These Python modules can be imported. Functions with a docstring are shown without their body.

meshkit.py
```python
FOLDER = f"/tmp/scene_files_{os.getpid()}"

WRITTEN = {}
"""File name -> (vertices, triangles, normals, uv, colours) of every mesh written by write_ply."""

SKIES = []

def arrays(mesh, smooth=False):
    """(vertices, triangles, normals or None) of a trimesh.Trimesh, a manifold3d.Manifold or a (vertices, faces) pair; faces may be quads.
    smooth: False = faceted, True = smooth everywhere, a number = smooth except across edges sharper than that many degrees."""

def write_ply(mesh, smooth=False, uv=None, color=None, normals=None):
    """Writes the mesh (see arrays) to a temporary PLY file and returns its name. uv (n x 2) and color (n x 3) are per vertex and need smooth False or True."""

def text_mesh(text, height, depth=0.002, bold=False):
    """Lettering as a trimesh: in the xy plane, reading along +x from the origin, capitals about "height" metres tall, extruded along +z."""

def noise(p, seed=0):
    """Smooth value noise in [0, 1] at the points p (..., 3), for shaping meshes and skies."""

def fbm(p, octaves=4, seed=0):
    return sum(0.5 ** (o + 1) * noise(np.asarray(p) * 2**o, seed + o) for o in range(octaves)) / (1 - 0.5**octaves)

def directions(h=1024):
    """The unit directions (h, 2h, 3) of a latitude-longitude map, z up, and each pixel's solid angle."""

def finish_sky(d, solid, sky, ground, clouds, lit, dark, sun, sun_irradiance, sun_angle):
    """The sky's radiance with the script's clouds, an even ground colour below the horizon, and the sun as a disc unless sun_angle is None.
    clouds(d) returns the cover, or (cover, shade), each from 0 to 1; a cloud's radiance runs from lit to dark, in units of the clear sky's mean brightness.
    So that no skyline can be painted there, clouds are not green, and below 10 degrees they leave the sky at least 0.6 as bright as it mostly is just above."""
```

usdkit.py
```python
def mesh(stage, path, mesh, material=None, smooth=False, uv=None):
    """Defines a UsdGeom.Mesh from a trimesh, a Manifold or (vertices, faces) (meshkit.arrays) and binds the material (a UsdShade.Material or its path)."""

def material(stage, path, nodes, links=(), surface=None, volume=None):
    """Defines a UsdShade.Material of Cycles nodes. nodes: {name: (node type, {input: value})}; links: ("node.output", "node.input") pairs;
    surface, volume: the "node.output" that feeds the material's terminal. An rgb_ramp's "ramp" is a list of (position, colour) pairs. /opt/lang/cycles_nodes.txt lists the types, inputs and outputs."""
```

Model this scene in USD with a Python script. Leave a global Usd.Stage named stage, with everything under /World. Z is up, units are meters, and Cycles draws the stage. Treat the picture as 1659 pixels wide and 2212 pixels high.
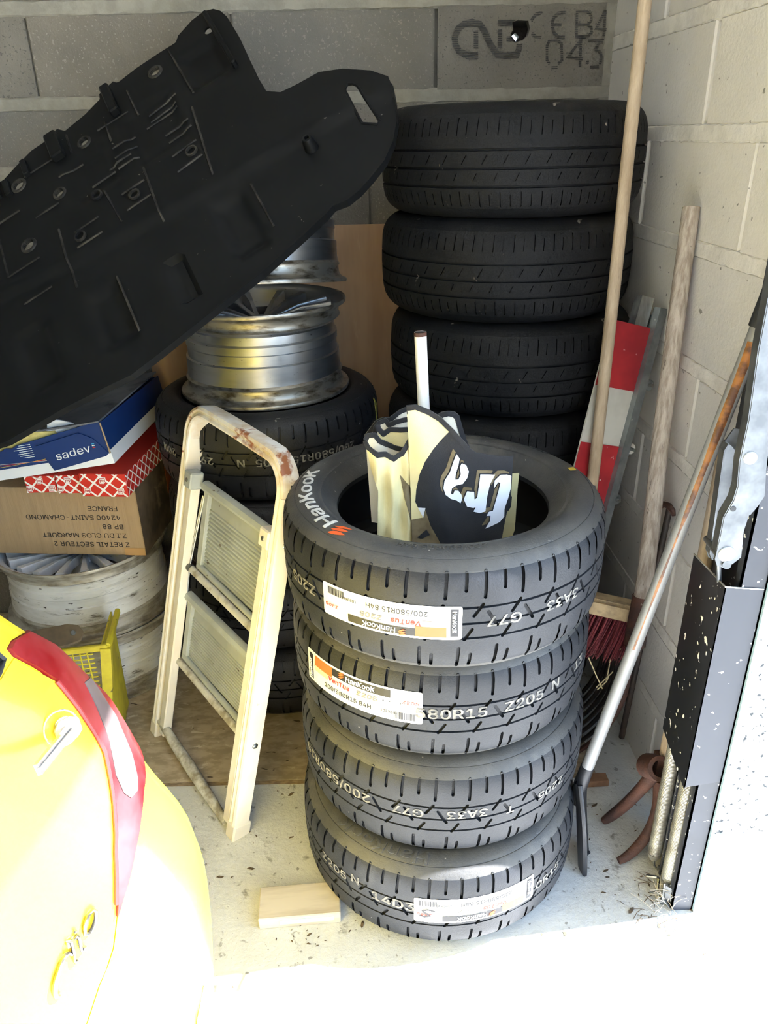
import math, random
import numpy as np, trimesh, manifold3d as m3
import shapely, shapely.geometry as sg
from shapely import affinity
from pxr import Usd, UsdGeom, UsdLux, UsdShade, Gf, Sdf
import usdkit, meshkit

PI = math.pi
rng = random.Random(7)
nrng = np.random.default_rng(7)
stage = Usd.Stage.CreateInMemory()
UsdGeom.SetStageUpAxis(stage, 'Z'); UsdGeom.SetStageMetersPerUnit(stage, 1.0)
UsdGeom.Xform.Define(stage, '/World')

# ---------------------------------------------------------------- camera, sun, sky, exposure
CAM_H, PITCH, ROLL = 1.43, 0.455, -0.022
cam = UsdGeom.Camera.Define(stage, '/World/camera')
F = np.array([0, math.cos(PITCH), -math.sin(PITCH)]); R = np.array([1., 0, 0]); U = np.cross(R, F)
R2 = R * math.cos(ROLL) + U * math.sin(ROLL); U2 = -R * math.sin(ROLL) + U * math.cos(ROLL)
M = np.eye(4); M[0, :3] = R2; M[1, :3] = U2; M[2, :3] = -F; M[3, :3] = (0, 0, CAM_H)
cam.AddTransformOp().Set(Gf.Matrix4d(*M.ravel().tolist()))
cam.CreateHorizontalApertureAttr(36.0); cam.CreateVerticalApertureAttr(36.0 * 2212 / 1659)
cam.CreateFocalLengthAttr(36.0 * 1661 / 1659); cam.CreateClippingRangeAttr(Gf.Vec2f(0.02, 500)); cam.CreateFStopAttr(0.0)
EXPOSURE = 2.62
cam.CreateExposureAttr(EXPOSURE)

sun = UsdLux.DistantLight.Define(stage, '/World/sun')
sun.CreateIntensityAttr(2.1); sun.CreateNormalizeAttr(True); sun.CreateAngleAttr(0.53); sun.CreateColorAttr(Gf.Vec3f(0.95, 0.975, 1.05))
SUN_EL, SUN_AZ = 46.0, 7.0                        # the sun stands beyond the door opening, towards +x
se, sa = math.radians(SUN_EL), math.radians(SUN_AZ)
sd = np.array([math.cos(se) * math.cos(sa), math.cos(se) * math.sin(sa), math.sin(se)])     # towards the sun
sx = np.cross([0, 0, 1.], sd); sx /= np.linalg.norm(sx); sy = np.cross(sd, sx)
sm = np.eye(4); sm[0, :3] = sx; sm[1, :3] = sy; sm[2, :3] = sd
sun.AddTransformOp().Set(Gf.Matrix4d(*sm.ravel().tolist()))
LOOKS = '/World/Looks'
UsdGeom.Scope.Define(stage, LOOKS)
sky = UsdLux.DomeLight.Define(stage, '/World/sky')
sky.CreateIntensityAttr(1.0)
skym = usdkit.material(stage, LOOKS + '/sky_air', {
    's': ('sky_texture', {'sky_type': 'hosek_wilkie', 'sun_disc': False, 'turbidity': 3.0, 'sun_direction': tuple(sd.tolist()), 'ground_albedo': 0.4}),
    'b': ('background_shader', {'strength': 4.2})}, [('s.color', 'b.color')], surface='b.background')
UsdShade.MaterialBindingAPI.Apply(sky.GetPrim()).Bind(skym)

# ---------------------------------------------------------------- helpers
_used = {}
def numbered(path):
    n = _used.get(path, -1) + 1; _used[path] = n
    return path if n == 0 else f'{path}_{n:03d}'
def ppath(parent): return '/World' if parent is None else str(parent.GetPath())
def tag(p, label=None, cat=None, group=None, kind=None):
    for k, v in (('label', label), ('category', cat), ('group', group), ('kind', kind)):
        if v: p.SetCustomDataByKey(k, v)
    return p
def thing(name, label, cat, loc=(0, 0, 0), rot=None, group=None, kind=None):
    x = UsdGeom.Xform.Define(stage, numbered('/World/' + name))
    T = np.eye(4); T[:3, 3] = loc
    if rot is not None: T[:3, :3] = rot
    x.AddTransformOp().Set(Gf.Matrix4d(*T.T.ravel().tolist()))
    return tag(x.GetPrim(), label, cat, group, kind)
def copy_of(src, label, loc, rot=None, group=None):
    nm = src.GetName()
    x = UsdGeom.Xform.Define(stage, numbered('/World/' + nm)); p = x.GetPrim()
    p.GetReferences().AddInternalReference(src.GetPath())
    T = np.eye(4); T[:3, 3] = loc
    if rot is not None: T[:3, :3] = rot
    x.ClearXformOpOrder(); x.MakeMatrixXform().Set(Gf.Matrix4d(*T.T.ravel().tolist()))
    tag(p, label, src.GetCustomDataByKey('category'), group or src.GetCustomDataByKey('group'))
    return p
def model(name):                                              # an abstract prim that copies refer to
    return stage.CreateClassPrim(numbered('/World/' + name + '_model'))
def instance(src, name, label, cat_, loc, rot=None, group=None):
    p = thing(name, label, cat_, loc, rot, group); p.GetReferences().AddInternalReference(src.GetPath()); return p
def obj(name, mesh, mat, parent=None, smooth=False, label=None, kind=None):
    if isinstance(mesh, list): mesh = cat(mesh)
    if isinstance(mesh, trimesh.Trimesh) and smooth: mesh = mesh.copy(); mesh.merge_vertices()
    m = usdkit.mesh(stage, numbered(ppath(parent) + '/' + name), mesh, mat, smooth=smooth)
    return tag(m.GetPrim(), label, None, None, kind)
def solo(name, mesh, mat, label, category, smooth=False, group=None, kind=None):
    p = obj(name, mesh, mat, None, smooth); return tag(p, label, category, group, kind)
def T4(loc=(0, 0, 0), rot=None):
    T = np.eye(4); T[:3, 3] = loc
    if rot is not None: T[:3, :3] = rot
    return T
def frame(x, y, z): return np.array([x, y, z], float).T      # columns are the axes
def unit(v): v = np.asarray(v, float); return v / np.linalg.norm(v)
def axes_from(x, up):                                          # x axis kept, third axis close to up
    x = unit(x); y = unit(np.cross(up, x)); return frame(x, y, np.cross(x, y))
def rotz(a): c, s = math.cos(a), math.sin(a); return np.array([[c, -s, 0], [s, c, 0], [0, 0, 1.]])
def roty(a): c, s = math.cos(a), math.sin(a); return np.array([[c, 0, s], [0, 1., 0], [-s, 0, c]])
def rotx(a): c, s = math.cos(a), math.sin(a); return np.array([[1., 0, 0], [0, c, -s], [0, s, c]])
def tm(x):
    if isinstance(x, trimesh.Trimesh): return x
    if hasattr(x, 'to_mesh'):
        m = x.to_mesh(); return trimesh.Trimesh(m.vert_properties[:, :3], m.tri_verts, process=False)
    v, f = np.asarray(x[0], float), np.asarray(x[1], int)
    if f.shape[1] == 4: f = np.vstack([f[:, [0, 1, 2]], f[:, [0, 2, 3]]])
    return trimesh.Trimesh(v, f, process=False)
def cat(ms): return trimesh.util.concatenate([tm(m) for m in ms])
def place(m, loc=(0, 0, 0), rot=None):
    m = tm(m).copy(); m.apply_transform(T4(loc, rot)); return m
def rbox(sx, sy, sz, r=0.004, loc=(0, 0, 0), rot=None):
    """box centred at loc with chamfered edges"""
    h = np.array([sx, sy, sz]) / 2; r = min(r, h.min() * 0.9); pts = []
    for s in np.ndindex(2, 2, 2):
        s = np.array(s) * 2 - 1
        for k in range(3):
            q = s * (h - r); q[k] = s[k] * h[k]; pts.append(q)
    return place(trimesh.convex.convex_hull(np.array(pts)), loc, rot)
def hull(pts): return trimesh.convex.convex_hull(np.array(pts, float))
def lathe(prof, n=64, a0=0, a1=2 * PI):
    """revolve (r, z) profile about z"""
    prof = np.asarray(prof, float); full = abs(a1 - a0 - 2 * PI) < 1e-6
    th = np.linspace(a0, a1, n + 1)[:n if full else n + 1]; m = len(th); k = len(prof)
    v = np.stack([prof[None, :, 0] * np.cos(th)[:, None], prof[None, :, 0] * np.sin(th)[:, None], prof[None, :, 1] + 0 * th[:, None]], -1).reshape(-1, 3)
    i, j = np.meshgrid(np.arange(m if full else m - 1), np.arange(k - 1), indexing='ij'); i2 = (i + 1) % m
    f = np.stack([i * k + j, i2 * k + j, i2 * k + j + 1, i * k + j + 1], -1).reshape(-1, 4)
    return tm((v, f))
def tube(path, r, n=10, caps=True, closed=False):
    """swept round tube; r a number or one per point"""
    P = np.asarray(path, float); k = len(P); r = np.full(k, r) if np.ndim(r) == 0 else np.asarray(r, float)
    d = np.gradient(P, axis=0) if not closed else np.roll(P, -1, 0) - np.roll(P, 1, 0)
    d /= np.linalg.norm(d, axis=1)[:, None]
    up = np.array([0, 0, 1.]) if abs(d[0][2]) < .9 else np.array([1., 0, 0])
    V = []; x = unit(np.cross(up, d[0]))
    for i in range(k):
        x = unit(x - d[i] * (x @ d[i])); y = np.cross(d[i], x); a = np.arange(n) / n * 2 * PI
        V.append(P[i] + r[i] * (np.cos(a)[:, None] * x + np.sin(a)[:, None] * y))
    V = np.vstack(V); f = []
    for i in range(k if closed else k - 1):
        i2 = (i + 1) % k
        for j in range(n):
            j2 = (j + 1) % n; f += [[i * n + j, i * n + j2, i2 * n + j2], [i * n + j, i2 * n + j2, i2 * n + j]]
    if caps and not closed:
        V = np.vstack([V, P[0], P[-1]]); a = len(V) - 2
        for j in range(n):
            j2 = (j + 1) % n; f += [[a, j2, j], [a + 1, (k - 1) * n + j, (k - 1) * n + j2]]
    return trimesh.Trimesh(V, np.array(f), process=False)
def sweep(path, sect, ups, closed_sect=True, caps=True):
    """sweep a 2-D section (s along side, t along up) along the path; ups one vector or one per point"""
    P = np.asarray(path, float); S = np.asarray(sect, float); k, n = len(P), len(S)
    d = np.gradient(P, axis=0); d /= np.linalg.norm(d, axis=1)[:, None]
    ups = np.broadcast_to(np.asarray(ups, float), P.shape); V = []
    for i in range(k):
        side = unit(np.cross(d[i], ups[i])); up = np.cross(side, d[i])
        V.append(P[i] + S[:, :1] * side + S[:, 1:] * up)
    V = np.vstack(V); f = []; m = n if closed_sect else n - 1
    for i in range(k - 1):
        for j in range(m):
            j2 = (j + 1) % n; f += [[i * n + j, i * n + j2, (i + 1) * n + j2], [i * n + j, (i + 1) * n + j2, (i + 1) * n + j]]
    out = [trimesh.Trimesh(V, np.array(f), process=False)]
    if caps and closed_sect:
        pv, pf = trimesh.creation.triangulate_polygon(sg.Polygon(S), engine='earcut')
        for i, fl in ((0, 1), (k - 1, 0)):
            side = unit(np.cross(d[i], ups[i])); up = np.cross(side, d[i])
            out.append(trimesh.Trimesh(P[i] + pv[:, :1] * side + pv[:, 1:2] * up, pf[:, ::-1] if fl else pf, process=False))
    return cat(out)
def prism(poly, z0, z1, rot=None, loc=(0, 0, 0)):
    """extrude a polygon (list of points or shapely) from z0 to z1"""
    p = poly if isinstance(poly, sg.base.BaseGeometry) else sg.Polygon(poly)
    if not p.is_valid: p = p.buffer(0)
    gs = [trimesh.creation.extrude_polygon(g, z1 - z0, engine='earcut') for g in getattr(p, 'geoms', [p]) if g.area > 1e-12]
    m = cat(gs); m.apply_translation((0, 0, z0)); return place(m, loc, rot)
def to_manifold(m):
    m = tm(m).copy(); m.merge_vertices()
    return m3.Manifold(m3.Mesh(np.asarray(m.vertices, np.float32), np.asarray(m.faces, np.uint32)))
def refine(m, size):
    m = tm(m).copy(); m.merge_vertices(); v, f = trimesh.remesh.subdivide_to_size(m.vertices, m.faces, size, max_iter=12); return trimesh.Trimesh(v, f, process=False)

# ---------------------------------------------------------------- materials
def lin(c):
    c = np.array(c, float) / 255; return tuple(np.where(c <= .04045, c / 12.92, ((c + .055) / 1.055) ** 2.4).tolist())
def mat(name, color, rough=0.5, metal=0.0, c2=None, scale=8.0, lo=.4, hi=.6, detail=4, specks=None, bump=None, wpos=False, stretch=(1, 1, 1), coat=0, spec=.5, extra=None, rough2=None, c3=None, s3=3.0, r3=(.55, .65), sheen=0):
    """principled material: colour, an optional second colour through noise, a third one in patches, specks of another colour, bump.  colours are sRGB 0..255"""
    n = {'g': ('geometry', {}) if wpos else ('texture_coordinate', {}), 'mp': ('mapping', {'scale': stretch}), 'p': ('principled_bsdf', {'roughness': rough, 'metallic': metal, 'base_color': lin(color), 'coat_weight': coat, 'specular_ior_level': spec, 'sheen_weight': sheen})}
    src = 'g.position' if wpos else 'g.object'
    l = [(src, 'mp.vector')]; cur = None
    if c2 is not None:
        n['n'] = ('noise_texture', {'scale': scale, 'detail': detail, 'roughness': .6}); n['r'] = ('rgb_ramp', {'ramp': [(lo, lin(color)), (hi, lin(c2))]})
        l += [('mp.vector', 'n.vector'), ('n.fac', 'r.fac')]; cur = 'r.color'
        if rough2 is not None:
            n['rr'] = ('map_range', {'from_min': lo, 'from_max': hi, 'to_min': rough, 'to_max': rough2, 'clamp': True}); l += [('n.fac', 'rr.value'), ('rr.result', 'p.roughness')]
    def over(tag_, col, fac_nodes, fac_out):
        nonlocal cur
        n.update(fac_nodes)
        n[tag_] = ('mix', {'mix_type': 'mix', 'color1': lin(color), 'color2': lin(col)}); l.append((fac_out, tag_ + '.fac'))
        if cur: l.append((cur, tag_ + '.color1'))
        cur = tag_ + '.color'
    if c3 is not None:
        over('m3', c3, {'n3': ('noise_texture', {'scale': s3, 'detail': 6, 'roughness': .65, 'distortion': .4}), 'q3': ('map_range', {'from_min': r3[0], 'from_max': r3[1], 'clamp': True})}, 'q3.result')
        l += [('mp.vector', 'n3.vector'), ('n3.fac', 'q3.value')]
    if specks is not None:                                  # (colour, scale, threshold)
        over('m4', specks[0], {'n4': ('noise_texture', {'scale': specks[1], 'detail': 2, 'roughness': .5}), 'q4': ('map_range', {'from_min': specks[2], 'from_max': specks[2] + .03, 'clamp': True})}, 'q4.result')
        l += [('mp.vector', 'n4.vector'), ('n4.fac', 'q4.value')]
    if cur: l.append((cur, 'p.base_color'))
    if bump is not None:                                    # (scale, distance m)
        n['bn'] = ('noise_texture', {'scale': bump[0], 'detail': 5, 'roughness': .6}); n['b'] = ('bump', {'distance': bump[1], 'strength': 1.0})
        l += [('mp.vector', 'bn.vector'), ('bn.fac', 'b.height'), ('b.normal', 'p.normal')]
    if extra: extra(n, l)
    return usdkit.material(stage, f'{LOOKS}/{name}', n, l, surface='p.BSDF')

# ================================================================ the setting
block_mats = [mat('block_' + 'abcd'[i], c, .93, c2=c2, scale=6, lo=.35, hi=.7, specks=(sp, 150, .63), bump=(170, .004), wpos=True) for i, (c, c2, sp) in enumerate([
    ((126, 121, 111), (110, 107, 98), (140, 135, 125)), ((118, 114, 106), (132, 127, 117), (100, 97, 91)), ((130, 124, 113), (116, 111, 102), (146, 140, 130)), ((114, 112, 106), (126, 122, 113), (138, 133, 124))])]
rblock_mats = [mat('smooth_block_' + 'abc'[i], c, .93, c2=c2, scale=5, lo=.35, hi=.7, specks=((140, 137, 128), 60, .71), bump=(120, .0010), wpos=True) for i, (c, c2) in enumerate([
    ((216, 210, 199), (203, 198, 189)), ((209, 204, 194), (220, 214, 203)), ((202, 198, 191), (212, 207, 198))])]
rmortar_m = mat('pale_wall_mortar', (220, 215, 205), .95, c2=(206, 201, 191), scale=22, bump=(70, .002), wpos=True)
mortar_m = mat('mortar', (150, 146, 135), .95, c2=(136, 132, 122), scale=22, bump=(70, .003), wpos=True)
joint_m = mat('joint_shadow_cement', (96, 94, 88), .95, bump=(80, .004), wpos=True)
paint_floor = mat('worn_floor_paint', (214, 213, 208), .55, c2=(196, 194, 187), scale=5, lo=.38, hi=.66, c3=(140, 136, 127), s3=24, r3=(.60, .68), specks=((150, 146, 138), 70, .68), bump=(90, .0025), wpos=True)
outside_m = mat('pale_yard_concrete', (205, 203, 196), .85, c2=(186, 183, 174), scale=4, specks=((58, 60, 62), 95, .575), bump=(80, .004), wpos=True)
plaster_m = mat('white_render', (222, 220, 212), .9, c2=(206, 203, 194), scale=4, specks=((70, 72, 72), 85, .63), bump=(60, .003), wpos=True)
ceil_m = mat('ceiling_white_paint', (232, 231, 228), .9, c2=(222, 221, 218), scale=2, wpos=True)

XW = lambda y: .63 - .05 * (y - 1.375)              # inner face of the right wall
def structure(name, label):
    return thing(name, label, None, kind='structure')

def block_piece(w, h, d, jit):
    """front face at local y=0, body behind (+y); lower-left front corner at the origin"""
    c = .0035
    q = [(c, 0, c), (w - c, 0, c), (w - c, 0, h - c), (c, 0, h - c)]
    b = [(0, c, 0), (w, c, 0), (w, c, h), (0, c, h)]
    e = [(0, d, 0), (w, d, 0), (w, d, h), (0, d, h)]
    q = [(x, y + rng.uniform(-jit, jit), z) for x, y, z in q]
    v = np.array(q + b + e, float); f = [[0, 1, 2, 3]]
    for i in range(4):
        j = (i + 1) % 4; f += [[4 + i, 4 + j, j, i], [8 + i, 8 + j, 4 + j, 4 + i]]
    return tm((v, f))
def rough_strip(x0, x1, z0, z1, depth, n, amp):
    """mortar joint with an uneven face and ragged edges, facing -y at local y=0"""
    t = np.linspace(x0, x1, n); rows = []
    for k, (z, y) in enumerate(((z0, .006), (z0 + .15 * (z1 - z0), 0), (z1 - .15 * (z1 - z0), 0), (z1, .006))):
        s = -1 if k < 2 else 1
        rows.append(np.stack([t, y + nrng.uniform(-amp, amp, n), z + s * nrng.uniform(0, .004, n)], -1))
    v = np.stack(rows, 1).reshape(-1, 3); i, j = np.meshgrid(np.arange(n - 1), np.arange(3), indexing='ij')
    f = np.stack([i * 4 + j, (i + 1) * 4 + j, (i + 1) * 4 + j + 1, i * 4 + j + 1], -1).reshape(-1, 4)
    return tm((v, f))

# ---- back wall: courses of concrete blocks with dry upright joints
YB = 2.2
wb = structure('wall_back', 'bare grey concrete block wall behind the tyre stacks')
HX, HZ = (.34, .365), (1.63, 1.66)
HB = (.157, .570, 1.531, 1.708)                      # the block that has been knocked through
d0, d1 = YB + .012, YB + .20
body = [trimesh.creation.box(bounds=b) for b in ([[-4.6, d0, -.05], [HB[0], d1, 2.55]], [[HB[1], d0, -.05], [.75, d1, 2.55]], [[HB[0], d0, -.05], [HB[1], d1, HB[2]]], [[HB[0], d0, HB[3]], [HB[1], d1, 2.55]])]
obj('wall_core', body, joint_m, wb)
courses = [(-.02, .165), (.19, .365), (.39, .565), (.59, .765), (.79, .955), (.98, 1.135), (1.165, 1.345), (1.375, 1.505), (1.531, 1.708), (1.735, 1.915), (1.945, 2.12), (2.15, 2.33)]
starts = {7: -.71, 8: -.346, 9: -.52, 6: -.02}
for ci, (z0, z1) in enumerate(courses):
    s0 = starts.get(ci, -.1 - .25 * (ci % 2)); x = s0 - .498 * math.ceil((s0 + 2.2) / .498)
    while x < .56:
        a, b = x + .0025, min(x + .4955, .568)
        if b - a > .02 and not (ci == 8 and abs(a - .1545) < .03):
            m = block_piece(b - a, z1 - z0, .05, .0015); m.apply_translation((a, YB + rng.uniform(-.001, .002), z0))
            obj('block', m, block_mats[rng.randrange(4)], wb)
        x += .498
for (za, zb) in zip([c[1] for c in courses[:-1]], [c[0] for c in courses[1:]]):
    m = rough_strip(-2.2, .59, za - .003, zb + .002, .02, 120, .0012); m.apply_translation((0, YB - .0012, 0)); obj('mortar_joint', m, mortar_m, wb)
m = rough_strip(1.2, 2.3, .0, .03, .02, 50, .002); m = place(m, (0, 0, 0), None)
v = m.vertices.copy(); m.vertices = np.stack([.564 + v[:, 2], YB + v[:, 1], v[:, 0]], -1); m.faces = m.faces[:, ::-1]; obj('mortar_joint', m, mortar_m, wb)
# the knocked-through block: hollow, broken open in front, a small gap to daylight behind
hb = to_manifold(trimesh.creation.box(bounds=[[HB[0], YB, HB[2]], [HB[1], YB + .2, HB[3]]]))
hb -= to_manifold(trimesh.creation.box(bounds=[[.24, YB + .03, HB[2] + .03], [.46, YB + .165, HB[3] - .03]]))
BREAK = [(.3378, 1.6715), (.3512, 1.6759), (.377, 1.6742), (.3821, 1.6591), (.3789, 1.6452), (.3672, 1.6338), (.355, 1.632), (.349, 1.6285), (.343, 1.632), (.3365, 1.640), (.336, 1.650), (.3414, 1.6552)]
GAP = [(.3635, 1.6585), (.3725, 1.6665), (.3832, 1.657), (.376, 1.645)]
front = rotx(PI / 2)
hb -= to_manifold(prism(BREAK, -.04, .01, front, (0, YB, 0)))
hb -= to_manifold(prism(GAP, -.25, -.15, front, (0, YB, 0)))
obj('block', tm(hb), block_mats[1], wb, label='grey block with printed marks and a broken hole showing daylight')

# ---- right wall: smoother blocks between the corner and the door opening
wr = structure('wall_right', 'pale concrete block wall between the corner and the door post')
YE = 1.245
def on_right(m):                                     # local x runs along the wall from the corner to the door, y into the wall
    v = np.array(m.vertices); y = 2.2 - v[:, 0]; m = m.copy(); m.vertices = np.stack([XW(y) + v[:, 1], y, v[:, 2]], -1); return m
LR = 2.2 - YE
core = trimesh.creation.box(bounds=[[-.2, .01, -.05], [LR, .21, 2.55]]); obj('wall_core', on_right(core), rmortar_m, wr)
rc = [(-.02, .19), (.215, .39), (.415, .59), (.615, .79), (.815, .988), (1.013, 1.208), (1.233, 1.41), (1.435, 1.608), (1.635, 1.81), (1.835, 2.01), (2.035, 2.21), (2.235, 2.41)]
rj = {8: [.33], 7: [.585], 6: [.32, .80], 5: [.55], 4: [.25, .73], 3: [.5], 2: [.27, .76], 1: [.52], 0: [.3, .8]}
for ci, (z0, z1) in enumerate(rc):
    xs = [-.01] + rj.get(ci, [.3 + .25 * (ci % 2)]) + [LR]
    for a, b in zip(xs[:-1], xs[1:]):
        g = .009 if ci in (7, 8) else .004
        m = block_piece(b - a - 2 * g, z1 - z0, .05, .001); m.apply_translation((a + g, rng.uniform(-.001, .0015), z0))
        obj('block', on_right(m), rblock_mats[rng.randrange(3)], wr)
for (za, zb) in zip([c[1] for c in rc[:-1]], [c[0] for c in rc[1:]]):
    m = rough_strip(-.005, LR, za - .003, zb + .003, .02, 70, .0004); m.apply_translation((0, -.0011, 0)); obj('mortar_joint', on_right(m), rmortar_m, wr)
rev = trimesh.creation.box(bounds=[[XW(YE) - .005, YE - .012, -.05], [.86, YE, 2.1]]); obj('reveal', rev, plaster_m, wr)

# ---- rest of the room (outside the frame), floor, yard
wl = structure('wall_left', 'far white wall at the deep end of the garage'); obj('wall_core', trimesh.creation.box(bounds=[[-4.8, -1.9, -.05], [-4.6, 2.4, 2.55]]), plaster_m, wl)
wf = structure('wall_front', 'white side wall of the garage behind the camera'); obj('wall_core', trimesh.creation.box(bounds=[[-4.8, -2.1, -.05], [.86, -1.9, 2.55]]), plaster_m, wf)
wd = structure('wall_door', 'wall above and beside the garage door opening')
obj('lintel', trimesh.creation.box(bounds=[[.63, -1.9, 2.08], [.86, YE + .01, 2.55]]), plaster_m, wd)
obj('door_side_pier', trimesh.creation.box(bounds=[[.63, -1.9, -.05], [.86, -1.5, 2.08]]), plaster_m, wd)
tag(obj('ceiling', trimesh.creation.box(bounds=[[-4.8, -2.1, 2.5], [.9, 2.4, 2.6]]), ceil_m), 'concrete ceiling of the garage', None, None, 'structure')
tag(obj('floor', trimesh.creation.box(bounds=[[-4.8, -2.1, -.12], [.86, 2.4, 0]]), paint_floor), 'worn pale painted concrete floor of the garage', None, None, 'structure')
tag(obj('yard_pavement', trimesh.creation.box(bounds=[[.861, -30, -.15], [40, 30, -.005]]), outside_m), 'sunlit concrete yard outside the door opening', None, None, 'structure')

# ================================================================ tyres
def fr(theta_deg): return math.radians(theta_deg)
rubber = mat('new_rubber', (30, 32, 36), .5, c2=(37, 39, 43), scale=14, lo=.4, hi=.7, c3=(66, 66, 66), s3=7, r3=(.62, .8), specks=((150, 150, 146), 60, .755), bump=(300, .0006), spec=.36)
rubber_side = mat('dusty_sidewall_rubber', (62, 62, 62), .5, c2=(80, 78, 74), scale=9, lo=.4, hi=.65, c3=(108, 104, 96), s3=6, r3=(.56, .78), specks=((160, 155, 146), 90, .74), bump=(200, .0008))
rubber_dark = mat('dark_stacked_rubber', (19, 19, 21), .55, c2=(25, 25, 27), scale=10, specks=((150, 146, 138), 45, .74), bump=(250, .0007))
rubber_worn = mat('worn_dusty_rubber', (15, 16, 18), .62, c2=(22, 22, 23), scale=9, lo=.45, hi=.7, c3=(40, 37, 34), s3=5, r3=(.62, .8), specks=((130, 122, 110), 45, .73), bump=(150, .0012), spec=.2)
rubber_inner = mat('inner_liner_rubber', (22, 22, 23), .6)


class Prof:
    """tread outline of a tyre: radius as a function of height"""
    def __init__(s, pts, grooves=(), gw=.0026, gd=.004):
        z, r = np.array(pts, float).T; ex = [(zz + d, 1 if k in (1, 2) else 0) for zz in grooves for k, d in enumerate((-gw / 2 - .0008, -gw / 2, gw / 2, gw / 2 + .0008))]
        zz = sorted([(a, 0) for a in z if all(abs(a - g) > gw for g in grooves)] + ex)
        s.z = np.array([a for a, _ in zz]); s.r = np.interp(s.z, z, r) - gd * np.array([b for _, b in zz]); s.base = (z, r)
    def __call__(s, z): return np.interp(z, s.z, s.r)
    def smooth(s, z): return np.interp(z, *s.base)
def slit(s, z, length, ang, w=.0056):
    p = sg.LineString([(0, -length / 2), (0, length / 2)]).buffer(w / 2, quad_segs=2)
    return affinity.translate(affinity.rotate(p, -ang, origin=(0, 0)), s, z)
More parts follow.
